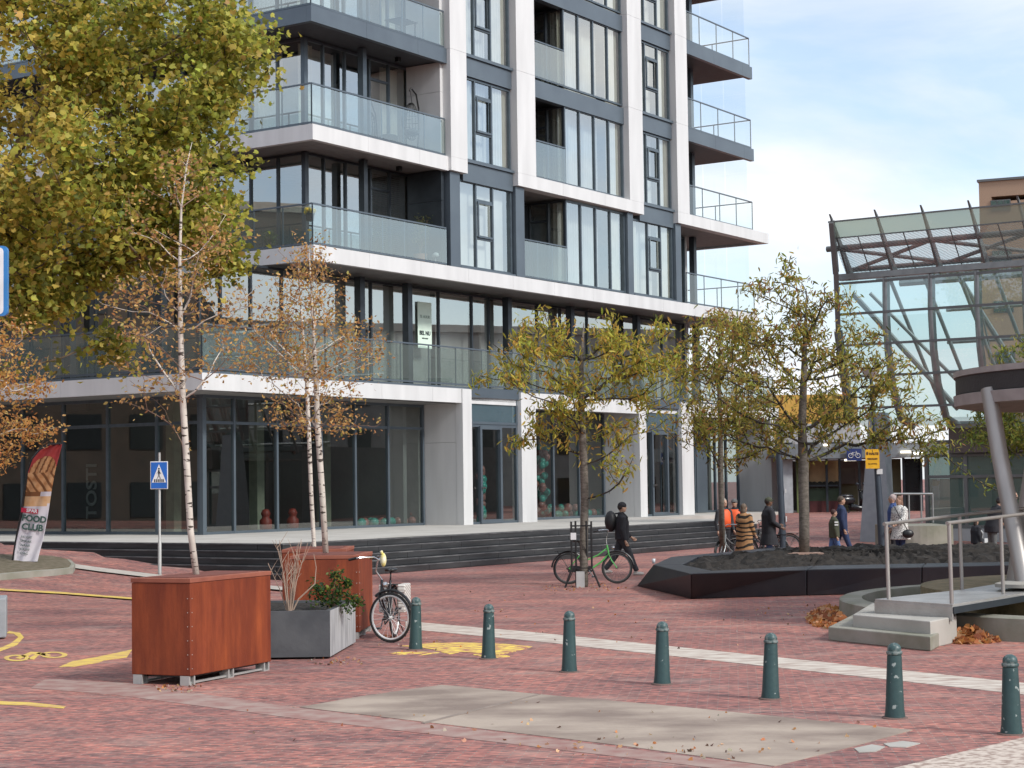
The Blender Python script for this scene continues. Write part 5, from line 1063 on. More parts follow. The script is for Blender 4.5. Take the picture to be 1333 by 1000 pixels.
# ------------------------------------------------------------------ signs, lamp post, flag
t = thing('crossing_sign', 'square blue pedestrian crossing sign on a grey pole before the shop', 'sign', (0, 0, 0)); Ys = 44; pb = P(208, 749, Ys); zz = lambda py: P(208, py, Ys).z
t.location = pb; PW = F / Ys
b = MB(); b.lathe([(.045, -.05), (.045, (749 - 706) / PW), (.03, (749 - 704) / PW), (.03, (749 - 590) / PW)], 12); b.build('pole', GALV, t, smooth='auto')
w0 = 11.5 / PW; zc = (749 - 619.5) / PW; hh = 18 / PW
PLATE = mat('sign_white', (.75, .76, .77), .35); BLU = mat('sign_blue', (.012, .13, .52), .35)
b = MB(); b.box(-w0, w0, -.05, -.03, zc - hh, zc + hh); b.build('plate', PLATE, t, bevel=.01); b = MB(); b.box(-w0 + .02, w0 - .02, -.056, -.051, zc - hh + .02, zc + hh - .02); b.build('blue_field', BLU, t)
tw = w0 * .82; tz0 = zc - hh * .52; tz1 = zc + hh * .80
b = MB(); b.add([(-tw, -.060, tz0), (tw, -.060, tz0), (0, -.060, tz1), (-tw, -.057, tz0), (tw, -.057, tz0), (0, -.057, tz1)], [(0, 1, 2), (5, 4, 3), (0, 3, 4, 1), (1, 4, 5, 2), (2, 5, 3, 0)]); b.build('white_triangle', PLATE, t)
b = MB()
for k in range(-2, 3): b.prism([(k * .05 - .015, -.064), (k * .05 + .015, -.064), (k * .05 + .015, -.061), (k * .05 - .015, -.061)], tz0 + .01, tz0 + .08)
b.ball((0.0, -.063, tz0 + .33), .022, .004, .022, 8, 6); b.bar((0, -.064, tz0 + .30), (0, -.064, tz0 + .19), .035, .006); b.bar((0, -.064, tz0 + .19), (.04, -.064, tz0 + .09), .016, .006); b.bar((0, -.064, tz0 + .19), (-.04, -.064, tz0 + .09), .016, .006); b.bar((0, -.064, tz0 + .28), (.05, -.064, tz0 + .21), .012, .006); b.bar((0, -.064, tz0 + .28), (-.05, -.064, tz0 + .22), .012, .006)
b.build('walking_figure', BLACK, t)
# left edge blue sign
q0 = P(10.5, 366, 20); t = thing('blue_sign', 'tall rounded blue sign plate cut off by the left edge', 'sign', q0); hS = (412 - 320) / 2 * 20 / F
b = MB(); n = 10; out_ = []
rS = .05
for cx, cz, a0 in ((-rS, hS - rS, 0), (-.6 + rS, hS - rS, 90), (-.6 + rS, -hS + rS, 180), (-rS, -hS + rS, 270)):
    for k in range(5): a = R(a0 + k * 22.5); out_.append((cx + rS * math.cos(a), cz + rS * math.sin(a)))
nS = len(out_)
def slab(b, pts, y0, y1): n = len(pts); b.add([(p[0], y0, p[1]) for p in pts] + [(p[0], y1, p[1]) for p in pts], [list(range(n)), list(range(n, 2 * n))[::-1]] + [(i, n + i, n + (i + 1) % n, (i + 1) % n) for i in range(n)])
slab(b, out_, -.03, .03); b.build('plate', mat('bright_blue', (.03, .20, .50), .35), t); b = MB(); slab(b, [(-.055 + (x + .3) * .86 * 1 - .245, z * .95) for x, z in out_], -.034, -.031); b.build('white_panel', PLATE, t); b = MB(); b.tube([(-.3, .05, hS - .1), (-.3, .05, -q0.z)], .04, 10); b.build('pole', GALV, t)
# lamp post carrying the yellow sign
Yl = 50; pb = P(1150, 735, Yl); t = thing('lamp_post', 'dark lamp post with a pale cup lamp rising through the tree by the yellow sign', 'lamp post', (pb.x, Yl, 0)); hL = P(1134, 493, Yl).z; sx_ = P(1134, 493, Yl).x - pb.x
b = MB(); b.tube([(0, 0, 0), (sx_ * .45, 0, hL * .45), (sx_, 0, hL)], [.11, .085, .05], 14); b.build('pole', mat('post_paint', (.045, .06, .08), .45), t, smooth='auto'); b = MB(); b.lathe([(.08, 0), (.14, .05), (.24, .24), (.26, .26), (.05, .30)], 20, (sx_, 0, hL)); b.build('lamp_head', mat('lamp_head', (.62, .62, .60), .4), t, smooth='auto')
b = MB(); a = P(1144, 614, Yl); b.box(-.08, .08, -.12, -.10, -.07, .07); o = b.build('sticker', WHITE, t); o.location = (a.x - pb.x, 0, a.z)
q = P(1135.5, 597.5, Yl - .15); t = thing('yellow_sign', 'yellow temporary bus notice board with dark text fixed on the lamp post', 'sign', q); k = Yl / F; b = MB(); b.box(-9 * k, 9 * k, -.03, 0, -12.5 * k, 12.5 * k); b.build('board', mat('sign_yellow', (.80, .42, .01), .5), t)
DB = mat('sign_text_brown', (.10, .035, .01), .6); text('lettering', 'HALTE', .085, DB, t, (.04, -.036, .14), bold=.003); text('lettering', 'VERVALLEN', .052, DB, t, (0, -.036, .0), bold=.002); text('lettering', 'zie omleiding', .045, DB, t, (0, -.036, -.13)); b = MB(); b.ball((-.14, -.034, .15), .03, .004, .05, 8, 6); b.build('symbol', DB, t)
# dark post by the block end
pb = P(1020, 720, 51); t = thing('dark_post', 'plain dark steel post standing before the white end of the block', 'post', (pb.x, 51, 0)); b = MB(); b.tube([(0, 0, 0), (-.08, 0, P(1017, 560, 51).z)], [.10, .085], 12); b.build('pole', mat('post_paint', (.045, .06, .08), .45), t, smooth='auto'); b = MB(); b.box(.07, .10, -.1, -.04, 1.1, 1.25); b.box(.07, .10, -.1, -.04, 1.9, 2.0); b.build('sticker', WHITE, t)
# feather flag
Yf = 43.5; pbf = P(94, 748, Yf); t = thing('feather_flag', 'tall curved feather flag with a red top, a toasted sandwich and shop lettering', 'flag', pbf); kf = Yf / F
def fp(x, y): return ((x - 94) * kf, (748 - y) * kf)
left = [(17.5, 732), (22, 704), (29, 668), (33, 640), (37, 615), (43, 598), (53, 586), (66, 579.5), (80, 578.5)]; right = [(49, 731), (57, 700), (62, 670), (67, 640), (72, 615), (77, 595), (80.5, 579)]
def interp(pl, y):
    for (x0, y0), (x1, y1) in zip(pl, pl[1:]):
        if y1 <= y <= y0: return x0 + (x1 - x0) * (y0 - y) / (y0 - y1)
    return pl[-1][0] if y < pl[-1][1] else pl[0][0]
rowsY = list(np.linspace(731, 579, 130)); NC = 34
FM = [mat('flag_white', (.66, .63, .66), .7, col2=(.58, .55, .60), scale=3), mat('flag_red', (.42, .05, .05), .7), mat('toast_light', (.62, .36, .17), .7, col2=(.45, .20, .07), scale=9), mat('toast_dark', (.20, .075, .02), .7), mat('bread', (.58, .33, .15), .7, col2=(.66, .44, .26), scale=5)]
b = MB(); grid = []
for y in rowsY:
    a, c = interp(left, y), interp(right, y)
    for i in range(NC + 1): x = a + (c - a) * i / NC; X_, Z_ = fp(x, y); grid.append((X_, .03 * math.sin(i * .37 + y * .06), Z_))
b.v = grid
for r_ in range(len(rowsY) - 1):
    y = (rowsY[r_] + rowsY[r_ + 1]) / 2
    for i in range(NC):
        u = (i + .5) / NC; f = (731 - y) / 152
        if f < .47: mi = 0
        elif f < .56: mi = 4
        elif f < .60: mi = 3 if abs(u - .3) < .3 else 0
        elif f < .76: mi = 3 if (int((u * 9 + f * 34)) % 3 == 0) else 2
        elif f < .90 and ((u - .52) / .5) ** 2 + ((f - .76) / .14) ** 2 < 1: mi = 3 if (int(u * 14 - f * 10 + 20) % 3 == 0) else 2
        else: mi = 1
        if f >= .47 and f < .50 and u > .9: mi = 0
        b.f.append([r_ * (NC + 1) + i, r_ * (NC + 1) + i + 1, (r_ + 1) * (NC + 1) + i + 1, (r_ + 1) * (NC + 1) + i]); b.mi.append(mi)
fo = b.build('banner', FM, t, smooth=True); md = fo.modifiers.new('thick', 'SOLIDIFY'); md.thickness = .012
b = MB(); b.tube([(X_ - .02, 0, Z_) for X_, Z_ in [fp(*q) for q in [(16.5, 742)] + left]], .028, 8); b.build('pole', BLACK, t); b = MB(); b.tube([(X_, .02, Z_) for X_, Z_ in [fp(13, 750), fp(16.5, 735)]], .012, 6); b.build('ground_spike', GALV, t)
b = MB(); X_, Z_ = fp(29, 741); b.box(X_ - .11, X_ + .11, -.04, .12, -.06, .30); b.build('base_block', mat('base_print', (.42, .45, .48), .5, col2=(.12, .14, .2), scale=16, lo=.5, hi=.55), t)
GT = mat('flag_green_text', (.045, .10, .085), .6); tilt = (R(90), R(9), 0)
def ft(s, px, py, size, m, bold=0, **k): X_, Z_ = fp(px, py); return text('lettering', s, size, m, t, (X_, -.05, Z_), (R(90), R(7), 0), bold=bold, depth=.003)
X_, Z_ = fp(41.5, 665); b = MB(); b.box(-.24, .16, -.05, -.045, -.055, .055); o = b.build('red_label', mat('label_red', (.50, .01, .05), .5), t); o.location = (X_, 0, Z_); o.rotation_euler = (0, R(7), 0)
ft('SPAR', 42.3, 665, .115, PLATE, .004); ft('FOOD', 45.2, 675.5, .205, GT, .009); ft('CLUB', 43, 686.5, .205, GT, .009)
for i, s in enumerate(['HOEFT', 'SMAAK', 'NAAR', 'JOUW', 'DAG']): ft(s, 35.5 - i * .8, 699 + i * 5.2, .085, GT)

# ------------------------------------------------------------------ bicycles
def wheel(b, c, r=.345, ang=0.0, spokes=20):
    ca, sa = math.cos(ang), math.sin(ang); pt = lambda a, q: (c[0] + q * math.cos(a) * ca, c[1] + q * math.cos(a) * sa, c[2] + q * math.sin(a))
    N_ = 40; b.cur = 0; b.tube([pt(2 * math.pi * i / N_, r - .018) for i in range(N_)], .019, 8, closed=True); b.cur = 1; b.tube([pt(2 * math.pi * i / N_, r - .046) for i in range(N_)], .015, 6, closed=True)
    ax = Vector((-sa, ca, 0)); C = Vector(c); b.tube([C - ax * .045, C + ax * .045], .018, 8)
    for i in range(spokes): a = 2 * math.pi * i / spokes; b.tube([C + ax * (.03 if i % 2 else -.03), pt(a + .12, r - .045)], .0016 * 1.6, 3, caps=False)
def bicycle(label, loc, rz, frame, steer=0.0, cat='bicycle', step=True, bar_h=1.12, rim=CHROME, pannier=None, group='parked bicycles', fork_m=None, hscale=1.0):
    t = thing('bicycle', label, cat, loc, rz, group); t.scale = (1, 1, hscale)
    r = .35; RW = (0, 0, r); HD = Vector((.86, 0, .86)); HB = Vector((.90, 0, .66)); FW = Vector((1.08, 0, r)); BB = Vector((.45, 0, .30)); ST_ = Vector((.27, 0, .82))
    b = MB(); wheel(b, RW); b.build('rear_wheel', [TYRE, rim], t, smooth='auto')
    ca, sa = math.cos(steer), math.sin(steer); piv = Vector((.93, 0, 0))
    def rot(p): p = Vector(p); d = p - piv; return Vector((piv.x + d.x * ca - d.y * sa, piv.y + d.x * sa + d.y * ca, p.z))
    fw = rot(FW); b = MB(); wheel(b, tuple(fw), ang=steer); b.build('front_wheel', [TYRE, rim], t, smooth='auto')
    b = MB(); b.tube([HD, HB], .022, 10); b.tube([HB, (.72, 0, .48), BB] if step else [HB, BB], .020, 10); b.tube([HD - Vector((.01, 0, .08)), (.66, 0, .64), (.34, 0, .50)] if step else [HD, (.29, 0, .78)], .016, 10); b.tube([BB, ST_], .018, 10)
    for sy in (-.055, .055): b.tube([BB + Vector((0, sy * .5, 0)), (0, sy, r)], .010, 7); b.tube([(.30, sy * .3, .70), (0, sy, r)], .009, 7)
    b.build('frame', frame, t, smooth='auto')
    b = MB()
    for sy in (-.05, .05): b.tube([rot((.90, sy * .9, .66)), rot((.96, sy, .52)), rot((1.08, sy, r))], .011, 7)
    b.tube([rot((.90, -.05, .66)), rot((.90, .05, .66))], .016, 7); b.build('fork', fork_m or frame, t, smooth='auto')
    b = MB(); b.tube([HD, rot((.85, 0, .98)), rot((.88, 0, bar_h - .05))], .013, 8); b.tube([rot((.62, -.30, bar_h - .02)), rot((.74, -.28, bar_h)), rot((.88, -.10, bar_h)), rot((.90, 0, bar_h - .04)), rot((.88, .10, bar_h)), rot((.74, .28, bar_h)), rot((.62, .30, bar_h - .02))], .012, 8)
    hb = b.build('handlebar', CHROME, t, smooth='auto')
    for sy in (-1, 1): b = MB(); b.tube([rot((.58, sy * .305, bar_h - .03)), rot((.70, sy * .29, bar_h - .005))], .019, 8); b.build('grip', BLACK, hb)
    b = MB(); b.tube([ST_, ST_ + Vector((-.04, 0, .13))], .012, 8); b.ball((.20, 0, .97), .14, .10, .035, 12, 8); b.ball((.34, 0, .975), .09, .035, .025, 10, 6); b.build('saddle', BLACK, t, smooth=True)
    for a0, a1, c, ang in ((20, 175, RW, 0), (10, 130, tuple(fw), steer)):
        b = MB(); pts = [(c[0] + .375 * math.cos(R(a)) * math.cos(ang), c[1] + .375 * math.cos(R(a)) * math.sin(ang), c[2] + .375 * math.sin(R(a))) for a in np.linspace(a0, a1, 14)]; b.tube(pts, .022, 6); b.build('mudguard', BLACK, t)
    b = MB(); b.bar((-.32, 0, .74), (.22, 0, .76), .13, .012); b.tube([(-.25, -.06, .74), (0, -.07, r)], .006, 5); b.tube([(-.25, .06, .74), (0, .07, r)], .006, 5); b.build('carrier', BLACK, t)
    b = MB(); b.tube([(.52, -.05, .30), (.44, -.05, .38), (.05, -.05, .41), (-.05, -.05, .35), (.04, -.05, .29), (.44, -.05, .22), (.52, -.05, .30)], .012, 6); b.box(-.02, .5, -.06, -.045, .27, .385); b.build('chain_guard', BLACK, t)
    b = MB(); b.tube([BB + Vector((0, -.08, 0)), BB + Vector((.10, -.09, -.13))], .009, 6); b.box(.50, .60, -.17, -.09, .155, .18); b.tube([BB + Vector((0, .08, 0)), BB + Vector((-.10, .09, .13))], .009, 6); b.box(.30, .40, .09, .17, .42, .445); b.tube([BB + Vector((0, -.08, 0)), BB + Vector((0, .08, 0))], .014, 7); b.build('pedals', DARK, t)
    b = MB(); b.ball(tuple(rot((1.0, 0, .80))), .04, .04, .04, 10, 8); b.build('headlamp', CHROME, t)
    b = MB(); b.tube([(.1, .06, .3), (-.02, .16, .01)], .009, 6); b.build('kickstand', BLACK, t)
    if pannier:
        b = MB(); b.box(-.26, .18, .08, .2, .36, .76); b.box(-.26, .18, -.2, -.08, .36, .76); b.build('pannier', pannier, t, bevel=.02)
    return t
GRNP = mat('green_paint', (.10, .42, .10), .3); BLKP = mat('black_paint', (.012, .013, .016), .25)
q = P(740.5, 762, 40.95); bicycle('green bicycle leaning behind the tree by its black guard', (q.x, 40.9, 0), R(1.5), GRNP, R(-8), hscale=1.0, rim=mat('dark_rim', (.08, .08, .08), .4), fork_m=GRNP, bar_h=1.2)
def checker(name, a, c, s):
    m = mat(name, a, .7); nt = m.node_tree; ck = nt.nodes.new('ShaderNodeTexBrick'); ck.inputs['Scale'].default_value = s; ck.inputs['Color1'].default_value = (*a, 1); ck.inputs['Color2'].default_value = (*a, 1); ck.inputs['Mortar'].default_value = (*c, 1); ck.inputs['Mortar Size'].default_value = .05; ck.inputs['Brick Width'].default_value = .7; ck.inputs['Row Height'].default_value = .4
    tc = nt.nodes.new('ShaderNodeTexCoord'); mp = nt.nodes.new('ShaderNodeMapping'); mp.inputs['Rotation'].default_value = (R(90), 0, R(20)); nt.links.new(tc.outputs['Object'], mp.inputs[0]); nt.links.new(mp.outputs[0], ck.inputs[0]); nt.links.new(ck.outputs['Color'], nt.nodes['Principled BSDF'].inputs['Base Color']); return m
hd = R(-98); st = R(72); fx, fy = -1.79, 26.35
# rear contact so that the steered front wheel lands at fx, fy
piv = .93; tr_ = .15; lx = piv + tr_ * math.cos(st); ly = tr_ * math.sin(st); rx = fx - (lx * math.cos(hd) - ly * math.sin(hd)); ry = fy - (lx * math.sin(hd) + ly * math.cos(hd))
bicycle('black city bicycle with its front wheel turned sideways, beside the first bollard', (rx, ry, 0), hd, BLKP, st, bar_h=1.18, rim=mat('silver_rim', (.75, .75, .74), .4, .2), pannier=checker('white_pannier', (.62, .60, .56), (.25, .2, .18), 9), hscale=1.04)
o = MB(); q = P(499, 729, 26.3); o.ball((0, 0, 0), .045, .05, .10, 10, 8); o.tube([(0, 0, .05), (-.03, -.02, .13)], .02, 6); o = o.build('yellow_bag', mat('yellow_cloth', (.65, .55, .15), .7, col2=(.75, .72, .6), scale=14), smooth=True); o.location = q; tag(o, 'small yellow and white cloth tied on the black bicycle handlebar', 'cloth')
q = G(922, 728); bicycle('grey bicycle parked beside the slim tree trunk behind the bed', (q.x + .55, 48.2, 0), R(-140), mat('grey_paint', (.35, .37, .38), .3, .5), R(15))
q = P(1004, 715, 51); bicycle('dark bicycle behind the man in the black parka', (q.x + .1, 51, 0), R(170), BLKP, R(10))
q = P(1030, 715, 52.5); bicycle('dark bicycle leaning by the plain dark post', (q.x - .1, 52.2, 0), R(185), BLKP, R(-12))
# tree guard
t = thing('tree_guard', 'black steel bar guard around the trunk by the green bicycle', 'tree guard', G(757, 764)); k = 40.3 / F
for i, dx in enumerate((-12.5, -6, 8, 13)):
    b = MB(); yy = -.28 if i in (0, 3) else .26; b.tube([((dx + (-9 if i == 0 else 10 if i == 3 else 0)) * k, yy, 0), (dx * k * 1.0, yy, .42), (dx * k, yy, 1.42)], .022, 8); b.build('bar', BLACK, t)
for z in (.42, 1.32): b = MB(); b.tube([(-12.5 * k, -.28, z), (13 * k, -.28, z), (13 * k, .28, z), (-12.5 * k, .28, z)], .016, 6, closed=True); b.build('hoop', BLACK, t)
b = MB(); b.box(-10 * k - .06, -10 * k + .06, -.32, -.30, 1.03, 1.18); b.build('notice', WHITE, t); b = MB(); b.box(-.12, .06, -.3, -.12, 0, .34); b.build('foot_bracket', GALV, t)

# scooter in the entrance
q = P(1112, 666, 80); t = thing('scooter', 'dark motor scooter parked in the entrance beyond the concrete leg', 'scooter', (q.x, 80, .72), R(20)); b = MB(); b.cur = 0; wheel(b, (-.45, 0, .26), .27, 0, 6); wheel(b, (.75, 0, .26), .27, 0, 6); b.build('wheel', [TYRE, DARK], t)
b = MB(); b.ball((-.35, 0, .62), .42, .17, .20); b.ball((-.35, 0, .80), .35, .13, .08); b.tube([(-.2, 0, .35), (.3, 0, .25), (.5, 0, .45)], [.16, .13, .1], 10); b.tube([(.45, 0, .35), (.4, 0, 1.0)], [.16, .1], 10); b.tube([(.4, -.3, 1.08), (.4, 0, 1.0), (.4, .3, 1.08)], .03, 8); b.tube([(.4, 0, 1.0), (.75, 0, .26)], .05, 8); b.build('body', BLKP, t, smooth=True)
b = MB()
for sy in (-.28, .28): b.tube([(.38, sy, 1.08), (.34, sy, 1.28)], .01, 5); b.ball((.34, sy, 1.32), .07, .09, .06, 8, 6)
b.build('mirror', DARK, t)

# ------------------------------------------------------------------ people
def cloth(name, col, col2=None, **k): return mat(name, col, .85, col2=col2, bump=.3, bscale=12, **k)
def person(label, loc, H, face, skin=SKIN, hair=(.03, .02, .015), top=None, legs=None, shoes=None, coat_len=.50, lsw=(0, 0), asw=(-.1, .1), elbow=(.3, .3), lean=0.0, hat=None, hat_m=None, bulk=1.0, knee=(0, 0), longhair=False, top_part='jacket', vest=None):
    """facing local +x; lsw/asw: forward swing of right/left leg and arm in radians"""
    t = thing('person', label, 'person', loc, face, 'people on the square'); s = H / 1.75
    hip = .92; sh = 1.43
    def tl(x, z): d = z - hip; return (x + math.sin(lean) * max(0, d) if 1 else x, hip + (z - hip) * (math.cos(lean) if z > hip else 1))
    def V_(x, y, z): a, c = tl(x, z); return Vector((a, y, c)) * s
    limbs = []
    for i, sy in enumerate((-1, 1)):
        h_ = Vector((0, sy * .09, hip)); th = lsw[i]; kn = h_ + Vector((math.sin(th) * .43, 0, -math.cos(th) * .43)); sa_ = th - knee[i]; an = kn + Vector((math.sin(sa_) * .42, sy * .0, -math.cos(sa_) * .42))
        zz_ = an.z; limbs.append((h_, kn, an, sy))
    dz = min(l[2].z for l in limbs) - .07
    for l in limbs:
        for q in l[:3]: q.z -= dz * (1 if 1 else 0)
    off = -dz
    def W(x, y, z): a, c = tl(x, z); return (a * s, y * s, (c + off) * s)
    arms = []
    for i, sy in enumerate((-1, 1)):
        S = Vector((0, sy * .19, sh - .03)); a = asw[i]; e = S + Vector((math.sin(a) * .28, sy * .05, -math.cos(a) * .28)); f = a + elbow[i]; wr = e + Vector((math.sin(f) * .25, -sy * .01, -math.cos(f) * .25)); arms.append((S, e, wr, f, sy))
    # body: one continuous surface
    b = MB()
    for h_, kn, an, sy in limbs:
        b.tube([tuple(h_ * s), tuple(kn * s), tuple(an * s)], [.075 * s, .05 * s, .035 * s], 10); b.tube([tuple((an + Vector((-.05, 0, -.02))) * s), tuple((an + Vector((.14, 0, -.045))) * s)], .035 * s, 8)
    b.loft([(*W(0, 0, z), rx * s, ry * s) for z, rx, ry in ((.88, .09, .14), (1.0, .10, .145), (1.15, .09, .13), (1.35, .11, .165), (1.44, .07, .13), (1.48, .05, .06), (1.56, .048, .052))], 16)
    hx, hy, hz = W(.015, 0, 1.635); b.ball((hx, hy, hz), .092 * s, .075 * s, .115 * s, 16, 12); b.ball((hx + .03 * s, hy, hz - .055 * s), .06 * s, .05 * s, .055 * s, 12, 8); b.ball((hx + .093 * s, hy, hz - .012 * s), .018 * s, .014 * s, .02 * s, 8, 6)
    for sy in (-1, 1): b.ball((hx, hy + sy * .076 * s, hz - .005 * s), .02 * s, .01 * s, .03 * s, 8, 6)
    for S, e, wr, f, sy in arms:
        b.tube([W(*S), W(*e), W(*wr)], [.045 * s, .036 * s, .026 * s], 10); d = Vector((math.sin(f + .15), 0, -math.cos(f + .15))); p = Vector(wr) + d * .05
        b.tube([W(*(Vector(wr))), W(*(Vector(wr) + d * .09))], [.024 * s, .036 * s], 8)
        for k, (oy, ln) in enumerate(((-.03, .065), (-.01, .08), (.01, .075), (.03, .055))):
            d2 = Vector((math.sin(f + .7), 0, -math.cos(f + .7))); a = Vector(wr) + d * .09 + Vector((math.cos(f) * oy, 0, math.sin(f) * oy)); b.tube([W(*a), W(*(a + d * ln * .5)), W(*(a + d * ln * .5 + d2 * ln * .5))], .0095 * s, 6)
        a = Vector(wr) + d * .03; b.tube([W(*a), W(*(a + Vector((math.cos(f) * .035, -sy * .02, math.sin(f) * .035)) + d * .03)), W(*(a + Vector((math.cos(f) * .045, -sy * .02, math.sin(f) * .045)) + d * .06))], .011 * s, 6)
    body = b.build('body', skin, t); remesh(body, .011, 2)
    b = MB()
    for sy in (-1, 1): b.ball((hx + .082 * s, hy + sy * .032 * s, hz + .012 * s), .010 * s, .012 * s, .008 * s, 8, 6)
    b.build('eyes', BLACK, body)
    # trousers
    b = MB()
    for h_, kn, an, sy in limbs: b.tube([tuple(h_ * s), tuple((h_.lerp(kn, .5)) * s), tuple(kn * s), tuple(kn.lerp(an, .5) * s), tuple((an + Vector((0, 0, .03))) * s)], [.105 * s, .092 * s, .072 * s, .066 * s, .062 * s], 12)
    b.loft([(*W(0, 0, z), rx * s, ry * s) for z, rx, ry in ((.84, .10, .16), (.95, .125, .18), (1.06, .12, .165))], 14); o = b.build('trousers', legs, t); remesh(o, .014, 3)
    for h_, kn, an, sy in limbs: b = MB(); a = an * s; b.ball((a.x + .045 * s, a.y, a.z - .035 * s), .135 * s, .05 * s, .045 * s, 14, 8); b.ball((a.x - .02 * s, a.y, a.z + .005 * s), .055 * s, .045 * s, .055 * s, 10, 8); o = b.build('shoe', shoes or BLACK, t, smooth=True)
    # jacket or coat
    b = MB(); zb = sh - coat_len - .02; fl = .0 if coat_len < .7 else .05
    prof_ = [(zb, .15 + fl, .19 + fl), ((zb + 1.1) / 2 if zb < 1.0 else zb + .05, .15, .19), (1.12, .145, .185), (1.3, .15, .205), (1.42, .11, .18), (1.485, .075, .085)]
    b.loft([(*W(0, 0, z), rx * s * bulk, ry * s * bulk) for z, rx, ry in prof_], 18)
    for S, e, wr, f, sy in arms: b.tube([W(*(Vector(S) + Vector((0, -sy * .04, .02)))), W(*S), W(*e), W(*(Vector(e).lerp(Vector(wr), .5))), W(*wr)], [.07 * s * bulk, .075 * s * bulk, .062 * s * bulk, .052 * s * bulk, .045 * s * bulk], 12)
    b.tube([W(-.02, 0, 1.46), W(-.01, 0, 1.53)], [.085 * s, .075 * s], 12); o = b.build(top_part, top, t); remesh(o, .014, 3)
    if vest:
        b = MB(); b.loft([(*W(0, 0, z), rx * s * bulk, ry * s * bulk) for z, rx, ry in ((.98, .165, .205), (1.2, .16, .20), (1.38, .155, .19), (1.46, .10, .12))], 18); b.build('safety_vest', vest, t, smooth=True)
    if hat == 'cap': b = MB(); b.ball((hx - .005 * s, hy, hz + .045 * s), .105 * s, .09 * s, .085 * s, 14, 10); b.ball((hx + .10 * s, hy, hz + .04 * s), .06 * s, .06 * s, .012 * s, 12, 6); b.build('cap', hat_m, t, smooth=True)
    elif hat == 'beanie': b = MB(); b.ball((hx - .005 * s, hy, hz + .05 * s), .104 * s, .09 * s, .09 * s, 14, 10); b.build('hat', hat_m, t, smooth=True)
    hm = mat('hair_%d' % (int(hair[0] * 1000)), hair, .7, bump=.6, bscale=40)
    b = MB(); b.ball((hx - .022 * s, hy, hz + (.02 if hat else .035) * s), .098 * s, .086 * s, (.09 if hat else .105) * s, 14, 10)
    if longhair: b.ball((hx - .05 * s, hy, hz - .08 * s), .07 * s, .085 * s, .13 * s, 12, 8)
    o = b.build('hair', hm, t); remesh(o, .014, 2)
    return t, W, s
BLKC = cloth('black_cloth', (.012, .012, .016), (.022, .022, .028)); DKT2 = cloth('charcoal_trousers', (.025, .027, .032), (.035, .037, .042)); JEAN = cloth('blue_jeans', (.05, .10, .24), (.09, .16, .32)); JEAND = cloth('dark_jeans', (.02, .035, .09), (.03, .05, .12)); SHOEW = mat('pale_shoe', (.55, .52, .48), .7); ORNG = mat('orange_vest', (.85, .12, .03), .6); NAVY = cloth('navy_cloth', (.02, .035, .09)); OLIVE = cloth('olive_cloth', (.06, .065, .04))
def tiger():
    m = mat('tiger_cloth', (.33, .17, .07), .9); nt = m.node_tree; w_ = nt.nodes.new('ShaderNodeTexWave'); w_.inputs['Scale'].default_value = 2.4; w_.inputs['Distortion'].default_value = 9; w_.inputs['Detail'].default_value = 1.5; w_.inputs['Detail Scale'].default_value = .8; w_.bands_direction = 'Z'
    r = nt.nodes.new('ShaderNodeValToRGB'); r.color_ramp.elements[0].position = .30; r.color_ramp.elements[0].color = (.02, .014, .01, 1); r.color_ramp.elements[1].position = .36; r.color_ramp.elements[1].color = (.36, .19, .085, 1)
    tc = nt.nodes.new('ShaderNodeTexCoord'); nt.links.new(tc.outputs['Object'], w_.inputs[0]); nt.links.new(w_.outputs['Fac'], r.inputs[0]); nt.links.new(r.outputs[0], nt.nodes['Principled BSDF'].inputs['Base Color']); return m
def scribble():
    m = mat('printed_white_cloth', (.72, .70, .66), .85); nt = m.node_tree; w_ = nt.nodes.new('ShaderNodeTexWave'); w_.inputs['Scale'].default_value = 5; w_.inputs['Distortion'].default_value = 22; w_.inputs['Detail'].default_value = 3; w_.inputs['Detail Scale'].default_value = 2.2
    r = nt.nodes.new('ShaderNodeValToRGB'); r.color_ramp.elements[0].position = .16; r.color_ramp.elements[0].color = (.03, .03, .03, 1); r.color_ramp.elements[1].position = .22; r.color_ramp.elements[1].color = (.74, .72, .68, 1)
    tc = nt.nodes.new('ShaderNodeTexCoord'); nt.links.new(tc.outputs['Object'], w_.inputs[0]); nt.links.new(w_.outputs['Fac'], r.inputs[0]); nt.links.new(r.outputs[0], nt.nodes['Principled BSDF'].inputs['Base Color']); return m
q = G(815, 749)
t, W, s = person('person in black walking right with a backpack along the stone steps', (q.x - .08, q.y, 0), 1.82, R(5), top=BLKC, legs=DKT2, shoes=SHOEW, coat_len=.52, lsw=(.42, -.35), knee=(.08, .30), asw=(-.10, .25), elbow=(.35, .5), hat='beanie', hat_m=BLKC, bulk=1.12)
b = MB(); b.ball((-.27, 0, 1.28), .15, .17, .26, 14, 10); b.tube([(-.16, -.13, 1.46), (.02, -.15, 1.50), (.13, -.15, 1.38), (.10, -.17, 1.15)], .018, 6); b.tube([(-.16, .13, 1.46), (.02, .15, 1.50), (.13, .15, 1.38), (.10, .17, 1.15)], .018, 6); o = b.build('backpack', mat('backpack_black', (.015, .015, .017), .5), smooth=True); o.location = (q.x - .08, q.y, .03); tag(o, 'black backpack on the walking person by the steps', 'backpack')
person('person in an orange safety vest mostly behind the slim tree trunk', (P(943, 700, 50.5).x, 50.5, 0), 1.76, R(-60), top=DKT2, legs=BLKC, vest=ORNG, hair=(.30, .26, .22))
person('person in an orange and black work jacket with a grey cap behind the striped coat', (P(957, 700, 51.5).x, 51.5, 0), 1.74, R(-110), top=BLKC, legs=BLKC, vest=ORNG, hat='cap', hat_m=mat('grey_cap', (.12, .12, .12), .8), bulk=1.05)
